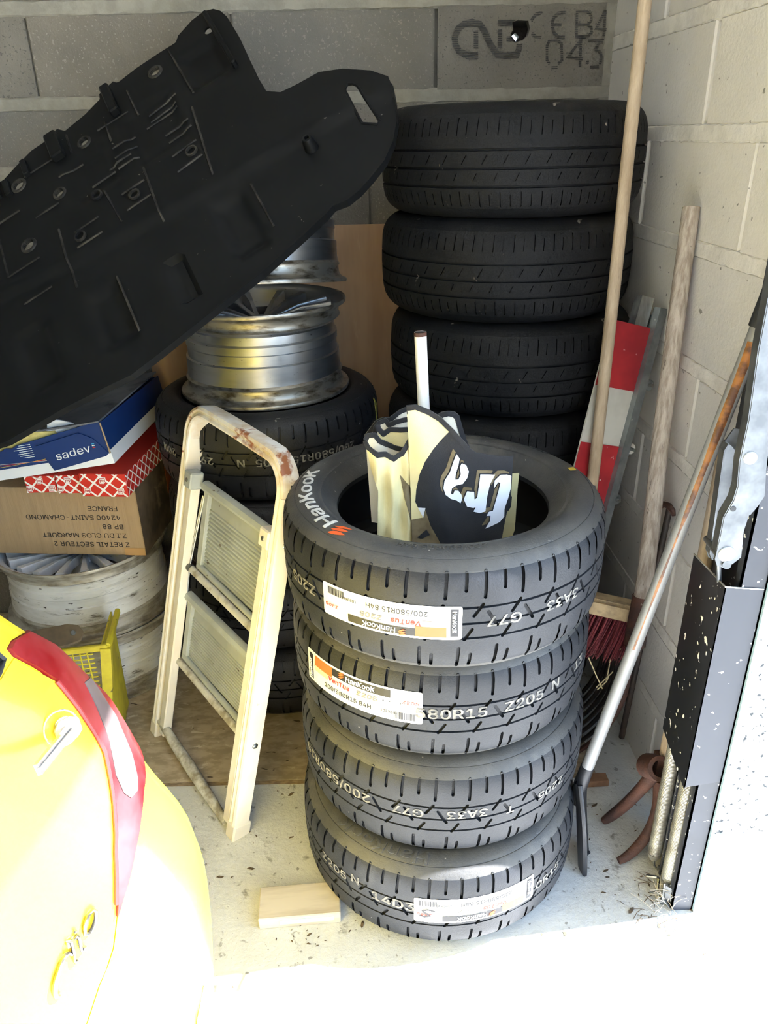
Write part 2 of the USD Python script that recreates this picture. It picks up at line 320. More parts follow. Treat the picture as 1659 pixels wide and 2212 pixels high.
def make_tread(prof, pitch_n, slits, depth=.006, cells=6, step=.016):
    """unrolled module with its slits cut out, wrapped and repeated; plus the slit walls and floors"""
    rm = prof.smooth(prof.z.mean()); p = 2 * PI * rm / pitch_n
    allsl = shapely.union_all([affinity.translate(q, k * p, 0) for q in slits for k in (-1, 0, 1)])
    zs = [prof.z[0]]
    for a in prof.z[1:]:
        n = max(1, int(round((a - zs[-1]) / step))); z0 = zs[-1]
        zs += [z0 + (a - z0) * (k + 1) / n for k in range(n)]
    V, Fc, o = [], [], 0
    for i in range(cells):
        for z0, z1 in zip(zs[:-1], zs[1:]):
            c = sg.box(i * p / cells, z0, (i + 1) * p / cells, z1).difference(allsl)
            for g in getattr(c, 'geoms', [c]):
                if g.area < 1e-9 or g.geom_type != 'Polygon': continue
                v, f = trimesh.creation.triangulate_polygon(g, engine='earcut'); V.append(v); Fc.append(f + o); o += len(v)
    v = np.vstack(V); f = np.vstack(Fc)
    W, Fw, o = [], [], 0
    for q in slits:
        ring = np.array(q.exterior.coords)[:-1]; n = len(ring); W += [np.c_[ring, np.zeros(n)], np.c_[ring, np.ones(n)]]
        for k in range(n):
            k2 = (k + 1) % n; Fw += [[o + k, o + n + k2, o + k2], [o + k, o + n + k, o + n + k2]]
        Fw += [[o + n, o + n + k, o + n + k + 1] for k in range(1, n - 1)]; o += 2 * n
    def wrap(sz, dep, k):
        th = sz[:, 0] / rm + k * 2 * PI / pitch_n; r = prof(sz[:, 1]) - dep; return np.stack([r * np.cos(th), r * np.sin(th), sz[:, 1]], -1)
    tops = cat([(wrap(v, 0, k), f) for k in range(pitch_n)])
    n_ = np.cross(tops.vertices[tops.faces[:, 1]] - tops.vertices[tops.faces[:, 0]], tops.vertices[tops.faces[:, 2]] - tops.vertices[tops.faces[:, 0]])
    c_ = tops.vertices[tops.faces].mean(1); bad = (n_[:, :2] * c_[:, :2]).sum(1) < 0; tops.faces[bad] = tops.faces[bad][:, ::-1]
    walls = None
    if slits:
        w = np.vstack(W); walls = cat([(wrap(w[:, :2], w[:, 2] * depth, k), np.array(Fw)) for k in range(pitch_n)])
    return tops, walls
def build_tyre(name, W, prof, sidewall, pitch_n, slits, m_tread, m_side, cells=6, depth=.006):
    t = model(name)
    tops, walls = make_tread(prof, pitch_n, slits, cells=cells, depth=depth)
    obj('tread', cat([tops, walls]), m_tread, t, smooth=35)
    up = np.array(sidewall); lo = np.c_[up[:, 0], W - up[:, 1]][::-1]
    obj('sidewall', lathe(np.vstack([[prof.r[-1], prof.z[-1]], up])[::-1], 120), m_side, t, smooth=40)
    obj('sidewall', lathe(np.vstack([lo, [prof.r[0], prof.z[0]]])[::-1], 120), m_side, t, smooth=40)
    b = up[-1]; ins = [(b[0], b[1]), (b[0] - .001, b[1] - .008), (b[0] + .012, b[1] - .014), (.235, W - .022), (.258, W - .035), (.266, W * .6), (.266, W * .4), (.258, .035), (.235, .022), (b[0] + .012, W - b[1] + .014), (b[0] - .001, W - b[1] + .008), (b[0], W - b[1])]
    obj('inner_liner', lathe(ins, 72), rubber_inner, t, smooth=40)
    return t
TW = .2142
semi = Prof([(.0235, .2805), (.0335, .2858), (.0495, .2885), (.079, .2903), (.1071, .2908), (.1352, .2903), (.1647, .2885), (.1807, .2858), (.1907, .2805)], (.080, .1071, .135))
semi_side = [(.2785, .1955), (.272, .2035), (.2655, .2075), (.2640, .2072), (.2632, .2085), (.2570, .2125), (.2480, .2150), (.2400, .2158), (.2330, .2152), (.2270, .2130), (.2245, .2100), (.2215, .2085), (.2180, .2087), (.2150, .2060), (.2110, .1990), (.2050, .1930), (.1985, .1885), (.1930, .1850), (.1905, .1800)]
P_ = 2 * PI * .29 / 30
semi_slits = [slit(.014, .1725, .040, 3), slit(.045, .178, .026, 3), slit(.014 + .02, .0435, .038, 3), slit(.045 + .008, .038, .024, 3),
              slit(.003, .131, .024, 35), slit(.026, .114, .030, -30, .0058), slit(.049, .088, .022, 32)]
semi_side = [(r, z - .0018) for r, z in semi_side]; semi_slits = [affinity.translate(q, 0, -.0009) for q in semi_slits]
G1 = 'new semi-slick tyres in the front stack'
T_LOC = {1: (.106, 1.262, .6553), 2: (.106, 1.295, .4409), 3: (.111, 1.278, .2267), 4: (.104, 1.247, .0125)}
TROT = {1: 0, 2: 5, 3: -3, 4: 8}
semi_model = build_tyre('semi_slick_tyre', TW, semi, semi_side, 30, semi_slits, rubber, rubber_side)
TL = {1: 'new semi-slick tyre on top of the front stack, black and cream flag standing in it', 2: 'new semi-slick tyre second from top of the front stack, its paper label upright',
      3: 'new semi-slick tyre without a paper label, third from top of the front stack', 4: 'new semi-slick tyre at the bottom of the front stack, on the floor'}
TP = {k: instance(semi_model, 'semi_slick_tyre', TL[k], 'tyre', T_LOC[k], rotz(fr(TROT[k])), G1) for k in (1, 2, 3, 4)}
tyre1 = TP[1]

# ---- stack of semi-slicks under the silver wheels
MX, MY, MZ = -.293, 1.904, .0128
stored = Prof([(z, r * .976) for z, r in zip(*semi.base)], (.080, .1071, .135))
G2 = 'dark semi-slick tyres under the silver wheels'
ML = ['dark semi-slick tyre directly under the silver wheels, topmost of its stack', 'dark semi-slick tyre second from the top under the silver wheels', 'dark semi-slick tyre third from the top, behind the white step stool', 'dark semi-slick tyre lowest behind the stool, standing on the chipboard']
stored_model = build_tyre('stored_tyre', TW, stored, [(r * .976, z) for r, z in semi_side], 30, semi_slits, rubber_dark, rubber_dark)
mt = [instance(stored_model, 'stored_tyre', ML[k], 'tyre', (MX + [0, .006, -.004, .003][k], MY + [0, -.004, .004, 0][k], MZ + (3 - k) * TW), rotz(fr(4 + 11 * k)), G2) for k in range(4)]
m0 = mt[0]

# ---- tall stack of worn tyres in the corner
BW = .212
worn = Prof([(.022, .275), (.034, .2815), (.05, .2852), (.08, .2872), (.106, .2878), (.132, .2872), (.162, .2852), (.178, .2815), (.190, .275)], (.062, .095, .128), gw=.0035, gd=.005)
worn_side = [(.268, .1975), (.258, .2045), (.246, .2090), (.236, .2105), (.226, .2090), (.221, .2060), (.216, .2030), (.212, .1950), (.205, .1900), (.198, .1850), (.1935, .1800)]
worn_slits = [slit(.012, .168, .030, 4, .0022), slit(.031, .165, .022, 4, .0018), slit(.020, .040, .026, -4, .0022), slit(.040, .038, .020, -4, .0018), slit(.028, .111, .018, 30, .002), slit(.010, .080, .014, 25, .0018)]
G3 = 'worn tyres in the corner stack'
BL = ['worn black tyre at the very top of the tall corner stack', 'worn tyre with crumbly grit on its tread, second from top of the corner stack', 'worn tyre third from top of the corner stack, behind the white pole', 'worn tyre fourth from top of the corner stack, just above the front stack', 'worn tyre fifth from top of the corner stack, behind the red striped board', 'worn tyre sixth from top of the corner stack, behind the broom head', 'worn tyre lowest in the corner stack, behind the garden fork']
worn_model = build_tyre('worn_tyre', BW, worn, worn_side, 44, worn_slits, rubber_worn, rubber_worn, cells=4, depth=.004)
for k in range(7):
    instance(worn_model, 'worn_tyre', BL[k], 'tyre', (.300 + [0, -.004, .014, .004, .008, 0, .004][k], 1.886, .013 + (6 - k) * .2102), rotz(fr(17 * k)), G3)

# ---- paper labels and lettering on the front stack
paper = mat('label_paper', (206, 203, 196), .5); ink = mat('label_black', (34, 33, 36), .45); orange = mat('label_orange', (226, 96, 44), .45); paleorange = mat('label_pale_orange', (238, 176, 140), .5)
redink = mat('label_red', (206, 52, 38), .5); greyink = mat('label_grey', (120, 116, 110), .5); whiteink = mat('label_white_print', (244, 242, 236), .5)
chalk = mat('faded_tread_paint', (132, 128, 118), .7, c2=(84, 82, 78), scale=90, lo=.4, hi=.62); sidewhite = mat('sidewall_white_paint', (222, 220, 214), .6, c2=(186, 184, 178), scale=60)
def refine2(m, sz): return refine(m, sz)
def text(s, h, bold=False, stretch=1.0, shear=0.0, depth=.0004):
    m = meshkit.text_mesh(s, h, depth, bold); v = m.vertices; v[:, 0] -= v[:, 0].min(); v[:, 0] *= stretch; v[:, 0] += shear * v[:, 1]; return m
def twidth(m): return m.vertices[:, 0].max()
def on_tread(m, k, th0, zc, off, flip=False, prof=semi, rot=None):
    """flat art (x right, y up, z out; origin its centre) laid on tyre k's tread at world bearing th0, height zc above the tyre's foot; returned in the tyre's own frame"""
    v = np.array(m.vertices); x, y = v[:, 0], v[:, 1]
    if flip: x, y = -x, -y
    a = math.radians(th0 - (TROT[k] if rot is None else rot)) + x / .2908; z = zc + y; r = prof.smooth(np.clip(z, prof.z[0], prof.z[-1])) + off + v[:, 2]
    m = m.copy(); m.vertices = np.stack([r * np.cos(a), r * np.sin(a), z], -1); return m
def rect(x0, y0, x1, y1, n=1, d=.0002):
    xs = np.linspace(x0, x1, n + 1); v = []; f = []
    for x in xs: v += [(x, y0, 0), (x, y1, 0)]
    for i in range(n): f.append([2 * i, 2 * i + 2, 2 * i + 3, 2 * i + 1])
    return tm((v, f))
def flame(w):
    """orange swoosh mark: three curved stripes that grow to a leaf"""
    g = []
    for k in range(3):
        t = np.linspace(0, 1, 9); up = np.stack([w * (.1 + .9 * t), w * (.12 + .30 * k + .34 * np.sin(t * 1.5) * (1 - .15 * k))], -1); dn = np.stack([w * (.1 + .9 * t), w * (.12 + .30 * k + .34 * np.sin(t * 1.5) * (1 - .15 * k) - .22 * np.sin(t * PI * .95))], -1)
        g.append(sg.Polygon(np.vstack([up, dn[::-1]])).buffer(0))
    return prism(shapely.union_all(g), 0, .0004)
def shift(m, x, y): m = m.copy(); m.apply_translation((x, y, 0)); return m
def tyre_label(k, th, zc, L, H, flip, mark=False):
    """paper label L x H: white ground, black and orange band, maker, pattern, size, bar code"""
    add = lambda name, m, mm, off, par: obj(name, on_tread(m, k, th, zc, off, flip), mm, par, label=None)
    g = affinity.translate(sg.box(-L / 2 + .004, -H / 2 + .004, L / 2 - .004, H / 2 - .004).buffer(.004, quad_segs=3), 0, 0)
    cells = [prism(g.intersection(sg.box(-L / 2 + i * L / 16, -H, -L / 2 + (i + 1) * L / 16, H)), 0, .0003) for i in range(16)]
    st = obj('paper_label', on_tread(cat(cells), k, th, zc, .0006, flip), paper, TP[k], label='white paper label with orange and black band')
    u = L / .24
    def b(x0, y0, x1, y1, n=6): return rect(x0 * L - L / 2, y0 * H - H / 2, x1 * L - L / 2, y1 * H - H / 2, n)
    add('print_band', b(.30, .70, .78, .93, 10), ink, .0012, st); add('print_band', b(.10, .62, .30, .93), orange, .0012, st); add('print_band', b(.10, .45, .26, .62), paleorange, .0012, st)
    add('print_band', b(.025, .08, .075, .90, 2), ink, .0012, st)
    t = text('HanKooK', .0095 * u, True, 1.0, .1); add('print_text', shift(t, -L / 2 + .43 * L, -H / 2 + .745 * H), whiteink, .0016, st)
    add('print_mark', shift(flame(.014 * u), -L / 2 + .355 * L, -H / 2 + .735 * H), orange, .0016, st)
    t = text('VenTus', .0085 * u, True, 1.15, .15); add('print_text', shift(t, -L / 2 + .26 * L, -H / 2 + .47 * H), redink, .0012, st)
    t = text('Z205', .0085 * u, True, 1.35, .15); add('print_text', shift(t, -L / 2 + .52 * L, -H / 2 + .47 * H), greyink, .0012, st)
    t = text('200/580R15 84H', .0088 * u, False, 1.0); add('print_text', shift(t, -L / 2 + .22 * L, -H / 2 + .17 * H), ink, .0012, st)
    t = text('1020864', .0048 * u); add('print_text', shift(t, -L / 2 + .71 * L, -H / 2 + .22 * H), ink, .0012, st)
    t = text('Z205', .0055 * u, False, 1.5, .15); add('print_text', shift(t, -L / 2 + .86 * L, -H / 2 + .60 * H), redink, .0012, st)
    r2 = random.Random(k); bars = []; x = .81
    while x < .95: w = r2.choice([.003, .005, .008]); bars.append(b(x, .08, x + w, .30, 1)); x += w + r2.choice([.003, .005])
    add('bar_code', cat(bars), ink, .0012, st)
    t = text('HanKooK', .0065 * u, True); t.apply_transform(trimesh.transformations.rotation_matrix(PI / 2, [0, 0, 1])); t.vertices[:, 0] -= t.vertices[:, 0].min()
    add('print_text', shift(t, -L / 2 + .035 * L, -H / 2 + .14 * H), whiteink, .0016, st)
    if mark:
        s = prism(sg.LineString([(.012, .016), (.004, .019), (-.006, .015), (.004, .008), (.008, .003), (-.002, -.001), (-.014, .002)]).buffer(.0016), 0, .0004); add('handwritten_mark', shift(s, .40 * L, .0 * H - .004), ink, .002, st)
tyre_label(1, -111.7, .109, .238, .060, True)
tyre_label(2, -124.5, .128, .252, .066, False)
tyre_label(4, -78.9, .120, .243, .062, True, True)
def tread_text(k, th, zc, s, h, flip, stretch=1.25):
    m = text(s, h, True, stretch); m.apply_translation((-twidth(m) / 2, -h / 2, 0)); m = refine(m, .012)
    obj('tread_paint', on_tread(m, k, th, zc, .0004, flip), chalk, TP[k], label='faded pale paint lettering')
tread_text(1, -75, .108, 'G77', .017, True); tread_text(1, -53, .110, '3A33', .017, True); tread_text(1, -147, .108, 'Z205', .018, True)
tread_text(2, -90, .119, '580R15', .019, False); tread_text(2, -64, .119, 'Z205', .019, False); tread_text(2, -50, .124, 'N', .018, False); tread_text(2, -34, .124, '13', .018, False)
tread_text(3, -49.5, .108, 'Z205', .017, True); tread_text(3, -69, .110, 'T', .016, True); tread_text(3, -85, .119, '3A33', .017, True); tread_text(3, -106, .119, 'G77', .017, True); tread_text(3, -140, .118, '200/580R15', .019, True)
tread_text(4, -139, .128, 'Z205', .018, False); tread_text(4, -127, .138, 'N', .018, False); tread_text(4, -111, .124, '14D3', .020, False); tread_text(4, -46, .110, '0R15', .018, False)
def side_text(s, h, r0, a0, k, mm, off=.0004, stretch=1.0, bold=True, width=None, z=None, name='sidewall_lettering', par=None, depth=.0008, label=None):
    """lettering round the upper sidewall, read clockwise from above with the letter tops outwards, starting at bearing a0"""
    m = text(s, h, bold, stretch, .06, depth); m.vertices[:, 0] *= (width / twidth(m) if width else 1); m = refine(m, .008); v = np.array(m.vertices); r = r0 + v[:, 1]; a = math.radians(a0 - TROT.get(k, 0)) - v[:, 0] / r0
    pr = np.array(semi_side)[::-1]; zz = np.interp(r, pr[:, 0], pr[:, 1]) + off + v[:, 2]
    m.vertices = np.stack([r * np.cos(a), r * np.sin(a), zz], -1)
    return obj(name, m, mm, par or TP[k], label=label)
side_text('HanKooK', .0235, .2345, -140.5, 1, sidewhite, width=.232, label='white maker lettering on the sidewall')
mfl = flame(.034); v = np.array(mfl.vertices); r = .2345 + v[:, 1] * .85; a = math.radians(-130.5) - v[:, 0] / .24; pr = np.array(semi_side)[::-1]
mfl.vertices = np.stack([r * np.cos(a), r * np.sin(a), np.interp(r, pr[:, 0], pr[:, 1]) + .0008 + v[:, 2]], -1); obj('sidewall_mark', mfl, orange, tyre1, label='orange swoosh mark on the sidewall')
side_text('200/580R15 84H', .010, .238, -78, 1, rubber_side, stretch=1.2, depth=.0010); side_text('OUTSIDE', .008, .246, 42, 1, rubber_side, depth=.001); side_text('Z205 MADE FOR RACING USE', .007, .247, 95, 1, rubber_side, depth=.001)
side_text('HanKooK', .020, .242, -98, 4, rubber_side, width=.19, depth=.0016)
yl = mat('yellow_chalk', (196, 170, 60), .8); m = rect(-.007, -.006, .007, .006); a = fr(10); m.vertices = np.stack([(.246 + m.vertices[:, 1]) * np.cos(a + m.vertices[:, 0] / .246), (.246 + m.vertices[:, 1]) * np.sin(a + m.vertices[:, 0] / .246), np.full(4, .2166)], -1); obj('chalk_mark', m, yl, tyre1, label='small yellow chalk mark')
def m_text(th, s, flip=True):
    m = text(s, .017, True, 1.25); m.apply_translation((-twidth(m) / 2, -.0085, 0)); m = refine(m, .012); obj('tread_paint', on_tread(m, 0, th, .112, .0004, flip, rot=4, prof=stored), chalk, m0, label='faded pale paint lettering')
m_text(-113, '29'); m_text(-96, 'N'); m_text(-84, '205'); m_text(-55, '200/580R15'); m_text(-140, '200/')
m = prism(sg.Polygon([(-.006, -.05), (.002, -.062), (.006, -.02), (.004, .01), (.007, .05), (-.002, .066), (-.007, .03)]), 0, .002); obj('torn_label', on_tread(m, 0, -10, .12, .0006, False, rot=4, prof=stored), mat('torn_yellow_paper', (190, 180, 70), .7, c2=(90, 80, 40), scale=60), m0, label='torn yellow paper label')

# ================================================================ boards on the floor and against the wall
osb_m = mat('chipboard_flakes', (178, 160, 134), .8, c2=(154, 138, 112), scale=26, lo=.42, hi=.58, c3=(196, 182, 156), s3=18, r3=(.60, .66), stretch=(1, 2.2, 1), specks=((84, 70, 52), 30, .70), wpos=True)
osb_edge = mat('chipboard_edge', (132, 112, 84), .85, c2=(104, 86, 62), scale=60, stretch=(1, 1, 4), wpos=True)
t = thing('chipboard_sheet', 'brown chipboard sheet lying on the floor under the tyres and wheels', 'board', (0, 0, 0))
obj('board_face', trimesh.creation.box(bounds=[[-1.75, 1.411, .0115], [.505, 2.19, .0125]]), osb_m, t); obj('board_edge', trimesh.creation.box(bounds=[[-1.75, 1.41, .0], [.506, 2.19, .0115]]), osb_edge, t)
ply_m = mat('plywood_face', (196, 160, 122), .65, c2=(180, 142, 106), scale=3, lo=.35, hi=.65, stretch=(6, 1, 1), c3=(206, 170, 132), s3=5, r3=(.6, .75), wpos=True)
tag(obj('plywood_sheet', rbox(.78, .005, 1.205, .001, (-.275, 2.1945, .615)), ply_m), 'light brown plywood sheet standing against the block wall behind the wheels', 'board')

# ================================================================ wheels
alu = mat('brushed_aluminium_barrel', (190, 190, 190), .30, 1.0, c2=(172, 171, 168), scale=5, lo=.35, hi=.7, c3=(120, 112, 98), s3=9, r3=(.66, .78), specks=((70, 66, 60), 60, .73), stretch=(1, 1, 5), rough2=.42)
alu_dirty = mat('tyre_marked_rim_bead', (168, 162, 150), .38, .9, c2=(92, 82, 66), scale=22, lo=.46, hi=.66, stretch=(1, 1, 3))
white_alloy = mat('dirty_white_alloy', (214, 212, 206), .5, c2=(196, 193, 186), scale=8, c3=(96, 88, 76), s3=14, r3=(.585, .67), specks=((60, 54, 46), 40, .70), stretch=(1, 1, 3.5))
white_face = mat('white_alloy_face', (226, 228, 232), .35, c2=(208, 208, 208), scale=9, specks=((120, 112, 100), 50, .72))
rim_grime = mat('grimy_rim_flange', (176, 170, 156), .5, .3, c2=(112, 102, 86), scale=14, lo=.42, hi=.66, stretch=(1, 1, 3))
def wheel_barrel(R, W):
    """(outer flange bottom) ... (outer flange top): well, humps, bead seats and rolled lips; R is the bead seat radius"""
    return [(R + .017, 0), (R + .0185, .004), (R + .017, .009), (R + .006, .013), (R + .001, .020), (R - .001, .036), (R + .0025, .042), (R - .002, .048), (R - .003, .060), (R - .0035, .092), (R - .0085, .095), (R - .009, .118), (R - .0065, .121), (R - .007, .138), (R - .0125, .142), (R - .0135, W - .055), (R - .011, W - .050), (R - .003, W - .045), (R + .0025, W - .040), (R - .001, W - .034), (R + .001, W - .020), (R + .006, W - .013), (R + .017, W - .009), (R + .0185, W - .004), (R + .017, W), (R + .012, W - .001)]
def wheel_in(R, W):
    return [(R + .012, W - .001), (R + .004, W - .006), (R - .006, W - .014), (R - .012, W - .036), (R - .030, W - .05), (R - .030, .14), (R - .022, .10), (R - .014, .055), (R - .008, .012), (R + .008, .002), (R + .017, 0)]
def spoke_ring(R, z, n, wide, tip, hubr, sink, th=.022):
    """n paired spokes from hub to rim, dished"""
    out = []
    for k in range(n):
        for s in (-1, 1):
            a = 2 * PI * k / n; d = s * tip
            p0 = np.array([hubr * math.cos(a + s * .10), hubr * math.sin(a + s * .10), z - sink]); p1 = np.array([R * math.cos(a + d), R * math.sin(a + d), z + .004])
            pts = []
            for p, w, h in ((p0, wide * .55, th), ((p0 + p1) / 2 + np.array([0, 0, .006]), wide * .45, th), (p1, wide * .9, th)):
                dr = unit([p1[0] - p0[0], p1[1] - p0[1], 0]); sd_ = np.array([-dr[1], dr[0], 0])
                pts.append([p + sd_ * w / 2, p - sd_ * w / 2, p + sd_ * w * .36 + [0, 0, .004], p - sd_ * w * .36 + [0, 0, .004], p + sd_ * w / 2 - [0, 0, h], p - sd_ * w / 2 - [0, 0, h]])
            out += [hull(pts[0] + pts[1]), hull(pts[1] + pts[2])]
    return out
def build_wheel(name, label, loc, ang, R, W, m_barrel, m_bead, m_face, group, n, face_up=True, tilt=0):
    t = thing(name, label, 'wheel', loc, rotx(tilt) @ rotz(ang), group)
    br = wheel_barrel(R, W); k_ = len(br) - 8; lo, mid, hi = br[:8], br[7:k_], br[k_ - 1:]
    obj('barrel', lathe(mid, 96), m_barrel, t, smooth=14); obj('rim_flange', lathe(lo, 96), m_bead, t, smooth=40); obj('rim_flange', lathe(hi, 96), m_bead, t, smooth=40)
    obj('inner_barrel', lathe(wheel_in(R, W), 96), m_face, t, smooth=40)
    z = W - .02 if face_up else .055
    sp = spoke_ring(R - .018, z, n, .026, .19 if n == 7 else .16, .030, .030)
    for k in range(n): obj('spoke', cat(sp[4 * k:4 * k + 4]), m_face, t, smooth=30)
    hub = lathe([(.0, z - .026), (.026, z - .026), (.030, z - .030), (.058, z - .030), (.066, z - .040), (.066, z - .075), (.0, z - .075)], 40); obj('hub', hub, m_face, t, smooth=30)
    for k in range(4): a = PI / 4 + k * PI / 2; obj('bolt_hole', lathe([(0, 0), (.008, 0), (.0095, .0015), (.0095, -.003)], 12).apply_translation((.045 * math.cos(a), .045 * math.sin(a), z - .0285)), rubber_inner, t)
    return t
GW1 = 'white alloy wheels stacked under the cardboard box'; GW2 = 'bare silver wheels on the dark tyre stack'
build_wheel('alloy_wheel', 'dirty white multi-spoke alloy wheel directly under the cardboard box', (-.855, 1.93, .227), .2, .217, .213, white_alloy, rim_grime, white_face, GW1, 10)
build_wheel('alloy_wheel', 'dirty white alloy wheel on the chipboard, under another white wheel', (-.845, 1.935, .013), .5, .217, .213, white_alloy, rim_grime, white_face, GW1, 10)
build_wheel('silver_wheel', 'silver wheel lying in the bead of the dark tyre, lower of two', (-.290, 1.892, .8695), .3, .1905, .215, alu, alu_dirty, alu, GW2, 7)
build_wheel('silver_wheel', 'silver wheel half hidden by the black tray, upper of two', (-.286, 1.906, 1.118), .9, .1905, .215, alu, alu_dirty, alu, GW2, 7, tilt=-.15)

# ================================================================ cartons
card = mat('brown_cardboard', (168, 142, 108), .85, c2=(156, 131, 98), scale=10, lo=.35, hi=.7, stretch=(8, 8, .6), bump=(40, .001))
card_dirty = mat('stained_cardboard_side', (112, 94, 72), .85, c2=(66, 56, 44), scale=9, lo=.38, hi=.62, c3=(140, 118, 90), s3=6, r3=(.6, .7))
tape_m = mat('brown_parcel_tape', (168, 92, 40), .35, c2=(150, 80, 36), scale=20); tape_pale = mat('pale_parcel_tape', (176, 138, 92), .3)
boxprint = mat('box_print_black', (40, 32, 28), .8)
def carton(t, W, D, H, m_front, m_side, thick=.004):
    """closed carton as separate panels; local origin at the front lower right corner, x to the left is negative"""
    obj('front_panel', rbox(W, thick, H, .0012, (-W / 2, thick / 2, H / 2)), m_front, t); obj('side_panel', rbox(thick, D, H, .0012, (-thick / 2, D / 2, H / 2)), m_side, t); obj('side_panel', rbox(thick, D, H, .0012, (-W + thick / 2, D / 2, H / 2)), m_side, t)
    obj('back_panel', rbox(W, thick, H, .0012, (-W / 2, D - thick / 2, H / 2)), m_side, t); obj('bottom_panel', rbox(W - .006, D - .006, thick, .001, (-W / 2, D / 2, thick / 2)), m_side, t)
    for k in (0, 1): obj('top_flap', rbox(W - .002, D / 2 - .001, thick, .0012, (-W / 2, D * (.25 + .5 * k), H - thick / 2 + .0005)), m_front, t)
t = thing('cardboard_box', 'brown cardboard box with upside-down address print, standing on the white wheels', 'box', (-.632, 1.79, .4415), rotz(-.075))
carton(t, .56, .36, .195, card, card_dirty)
def flat_text(s, h, x_right, z, par, mm, bold=True, flip=True, y=-.0006, stretch=1.05):
    """upside-down print on a front panel: the text's start is at its right end"""
    m = text(s, h, bold, stretch); v = m.vertices.copy(); x, zz, d = v[:, 0], v[:, 1], v[:, 2]
    m.vertices = np.stack([x_right - x if flip else x_right + x, y - d + 0 * x, z - zz if flip else z + zz], -1); m.faces = m.faces if flip else m.faces[:, ::-1]
    m.fix_normals(); return obj('print_text', m, mm, par, label='black address print')
for i, (s, xr) in enumerate([('Z RETAIL SECTEUR 2', -.042), ('Z.I DU CLOS MARQUET', -.046), ('BP 88', -.050), ('42400 SAINT-CHAMOND', -.053), ('FRANCE', -.057)]):
    flat_text(s, .0132, xr, .0385 + .0262 * i, t, boxprint, bold=False, stretch=1.12)
obj('tape', rbox(.0012, .05, .085, .0004, (.0008, .24, .125)), tape_m, t, label='orange-brown tape hanging on the side'); obj('tape', rbox(.055, .0012, .022, .0004, (-.030, -.0008, .011)), tape_pale, t)
red_m = mat('red_carton', (196, 44, 34), .5); red_dark = mat('red_carton_side', (168, 34, 34), .5); lattice_w = mat('carton_white_lattice', (232, 228, 222), .5)
def lattice(w, h, n, lw):
    """white diagonal lattice clipped to a w x h face, with little framed marks in some cells"""
    g = []; st = w / n
    for k in range(-n, 2 * n + 2): g += [sg.LineString([(k * st, 0), (k * st + h * .95, h)]).buffer(lw), sg.LineString([(k * st, 0), (k * st - h * 1.15, h)]).buffer(lw)]
    return shapely.union_all(g).buffer(.0012).buffer(-.0012).intersection(sg.box(.0008, .0008, w - .0008, h - .0008))
def febi(x, z, s):
    sh = sg.Polygon([(-1, -1), (.3, -1), (1, -.2), (1, 1), (-1, 1)]); a = affinity.scale(sh, s, s, origin=(0, 0)); b = affinity.scale(sh, s * .8, s * .8, origin=(0, 0))
    return affinity.translate(a, x, z), affinity.translate(b, x, z)
def red_box(label, loc, rz, W, D, H, lat=True):
    t = thing('red_carton', label, 'box', loc, rotz(rz), 'red and white cartons under the blue carton')
    obj('carton_body', rbox(W, D, H, .0015, (-W / 2, D / 2, H / 2)), red_m, t)
    RX = frame((1, 0, 0), (0, 0, 1), (0, -1, 0))
    g = lattice(W, H, max(2, round(W / .036)), .0022); marks = []
    for k in range(2):
        for j in range(3):
            x, z = W * (.14 + .36 * j), H * (.26 + .48 * k) * (1 if (j + k) % 2 else .96)
            if (j + k) % 2 == 0 and x < W - .01: a, b = febi(x, z, .0085); g = g.union(a); marks.append((b, x, z))
    g = g.intersection(sg.box(.0008, .0008, W - .0008, H - .0008))
    f = obj('lattice_print', prism(g, 0, .0004, RX, (-W, -.0006, 0)), lattice_w, t)
    for b, x, z in marks:
        b = b.intersection(sg.box(.0008, .0008, W - .0008, H - .0008))
        if b.is_empty: continue
        obj('mark_print', prism(b.difference(b.buffer(-.0009)), 0, .0004, RX, (-W, -.0010, 0)), red_dark, t)
        m = text('febi', .0048, True); v = m.vertices.copy(); m.vertices = np.stack([-W + x + twidth(m) / 2 - v[:, 0], -.0011 - v[:, 2], z + .0022 - v[:, 1]], -1); m.fix_normals(); obj('mark_text', m, red_dark, t)
    gs = lattice(D, H, max(3, round(D / .034)), .0016); obj('lattice_print', prism(gs, 0, .0004, frame((0, 1, 0), (0, 0, 1), (1, 0, 0)), (.0002, 0, 0)), lattice_w, t)
    return t
red_box('red and white lattice carton at the right end, sticking out over the cardboard box', (-.632, 1.735, .6375), -.09, .118, .37, .062)
red_box('red and white lattice carton in the middle, half under the blue carton', (-.757, 1.765, .6375), -.02, .060, .33, .050)
red_box('red and white lattice carton at the left, mostly under the blue carton', (-.824, 1.775, .6375), .03, .075, .32, .046)
blue_m = mat('blue_carton', (24, 52, 104), .4, c2=(20, 44, 92), scale=4); white_card = mat('white_card', (222, 224, 226), .5); blue_top = mat('dusty_dark_carton_top', (92, 94, 100), .7, c2=(122, 122, 122), scale=7, lo=.4, hi=.66, c3=(68, 70, 78), s3=12, r3=(.55, .65))
foam = mat('yellow_foam', (214, 200, 128), .9, c2=(200, 184, 112), scale=30, bump=(90, .003))
rot = rotz(-.06) @ roty(-.155)
t = thing('blue_carton', 'open dark blue carton with white lower edge and yellow foam, lying on the red cartons', 'box', (-.640, 1.705, .741), rot)
L_, D_, H_ = .40, .42, .104
jag = [(-L_, .026), (-L_, .070), (-.36, .066), (-.345, .060), (-.332, .063), (-.32, .060), (-.31, .067), (-.30, .071), (-.29, .068), (-.275, .074), (-.262, .071), (-.25, .077), (-.235, .074), (-.22, .080), (-.2, .083), (-.17, .086), (-.12, .093), (-.07, .099), (-.035, H_), (-.004, H_), (-.004, .026)]
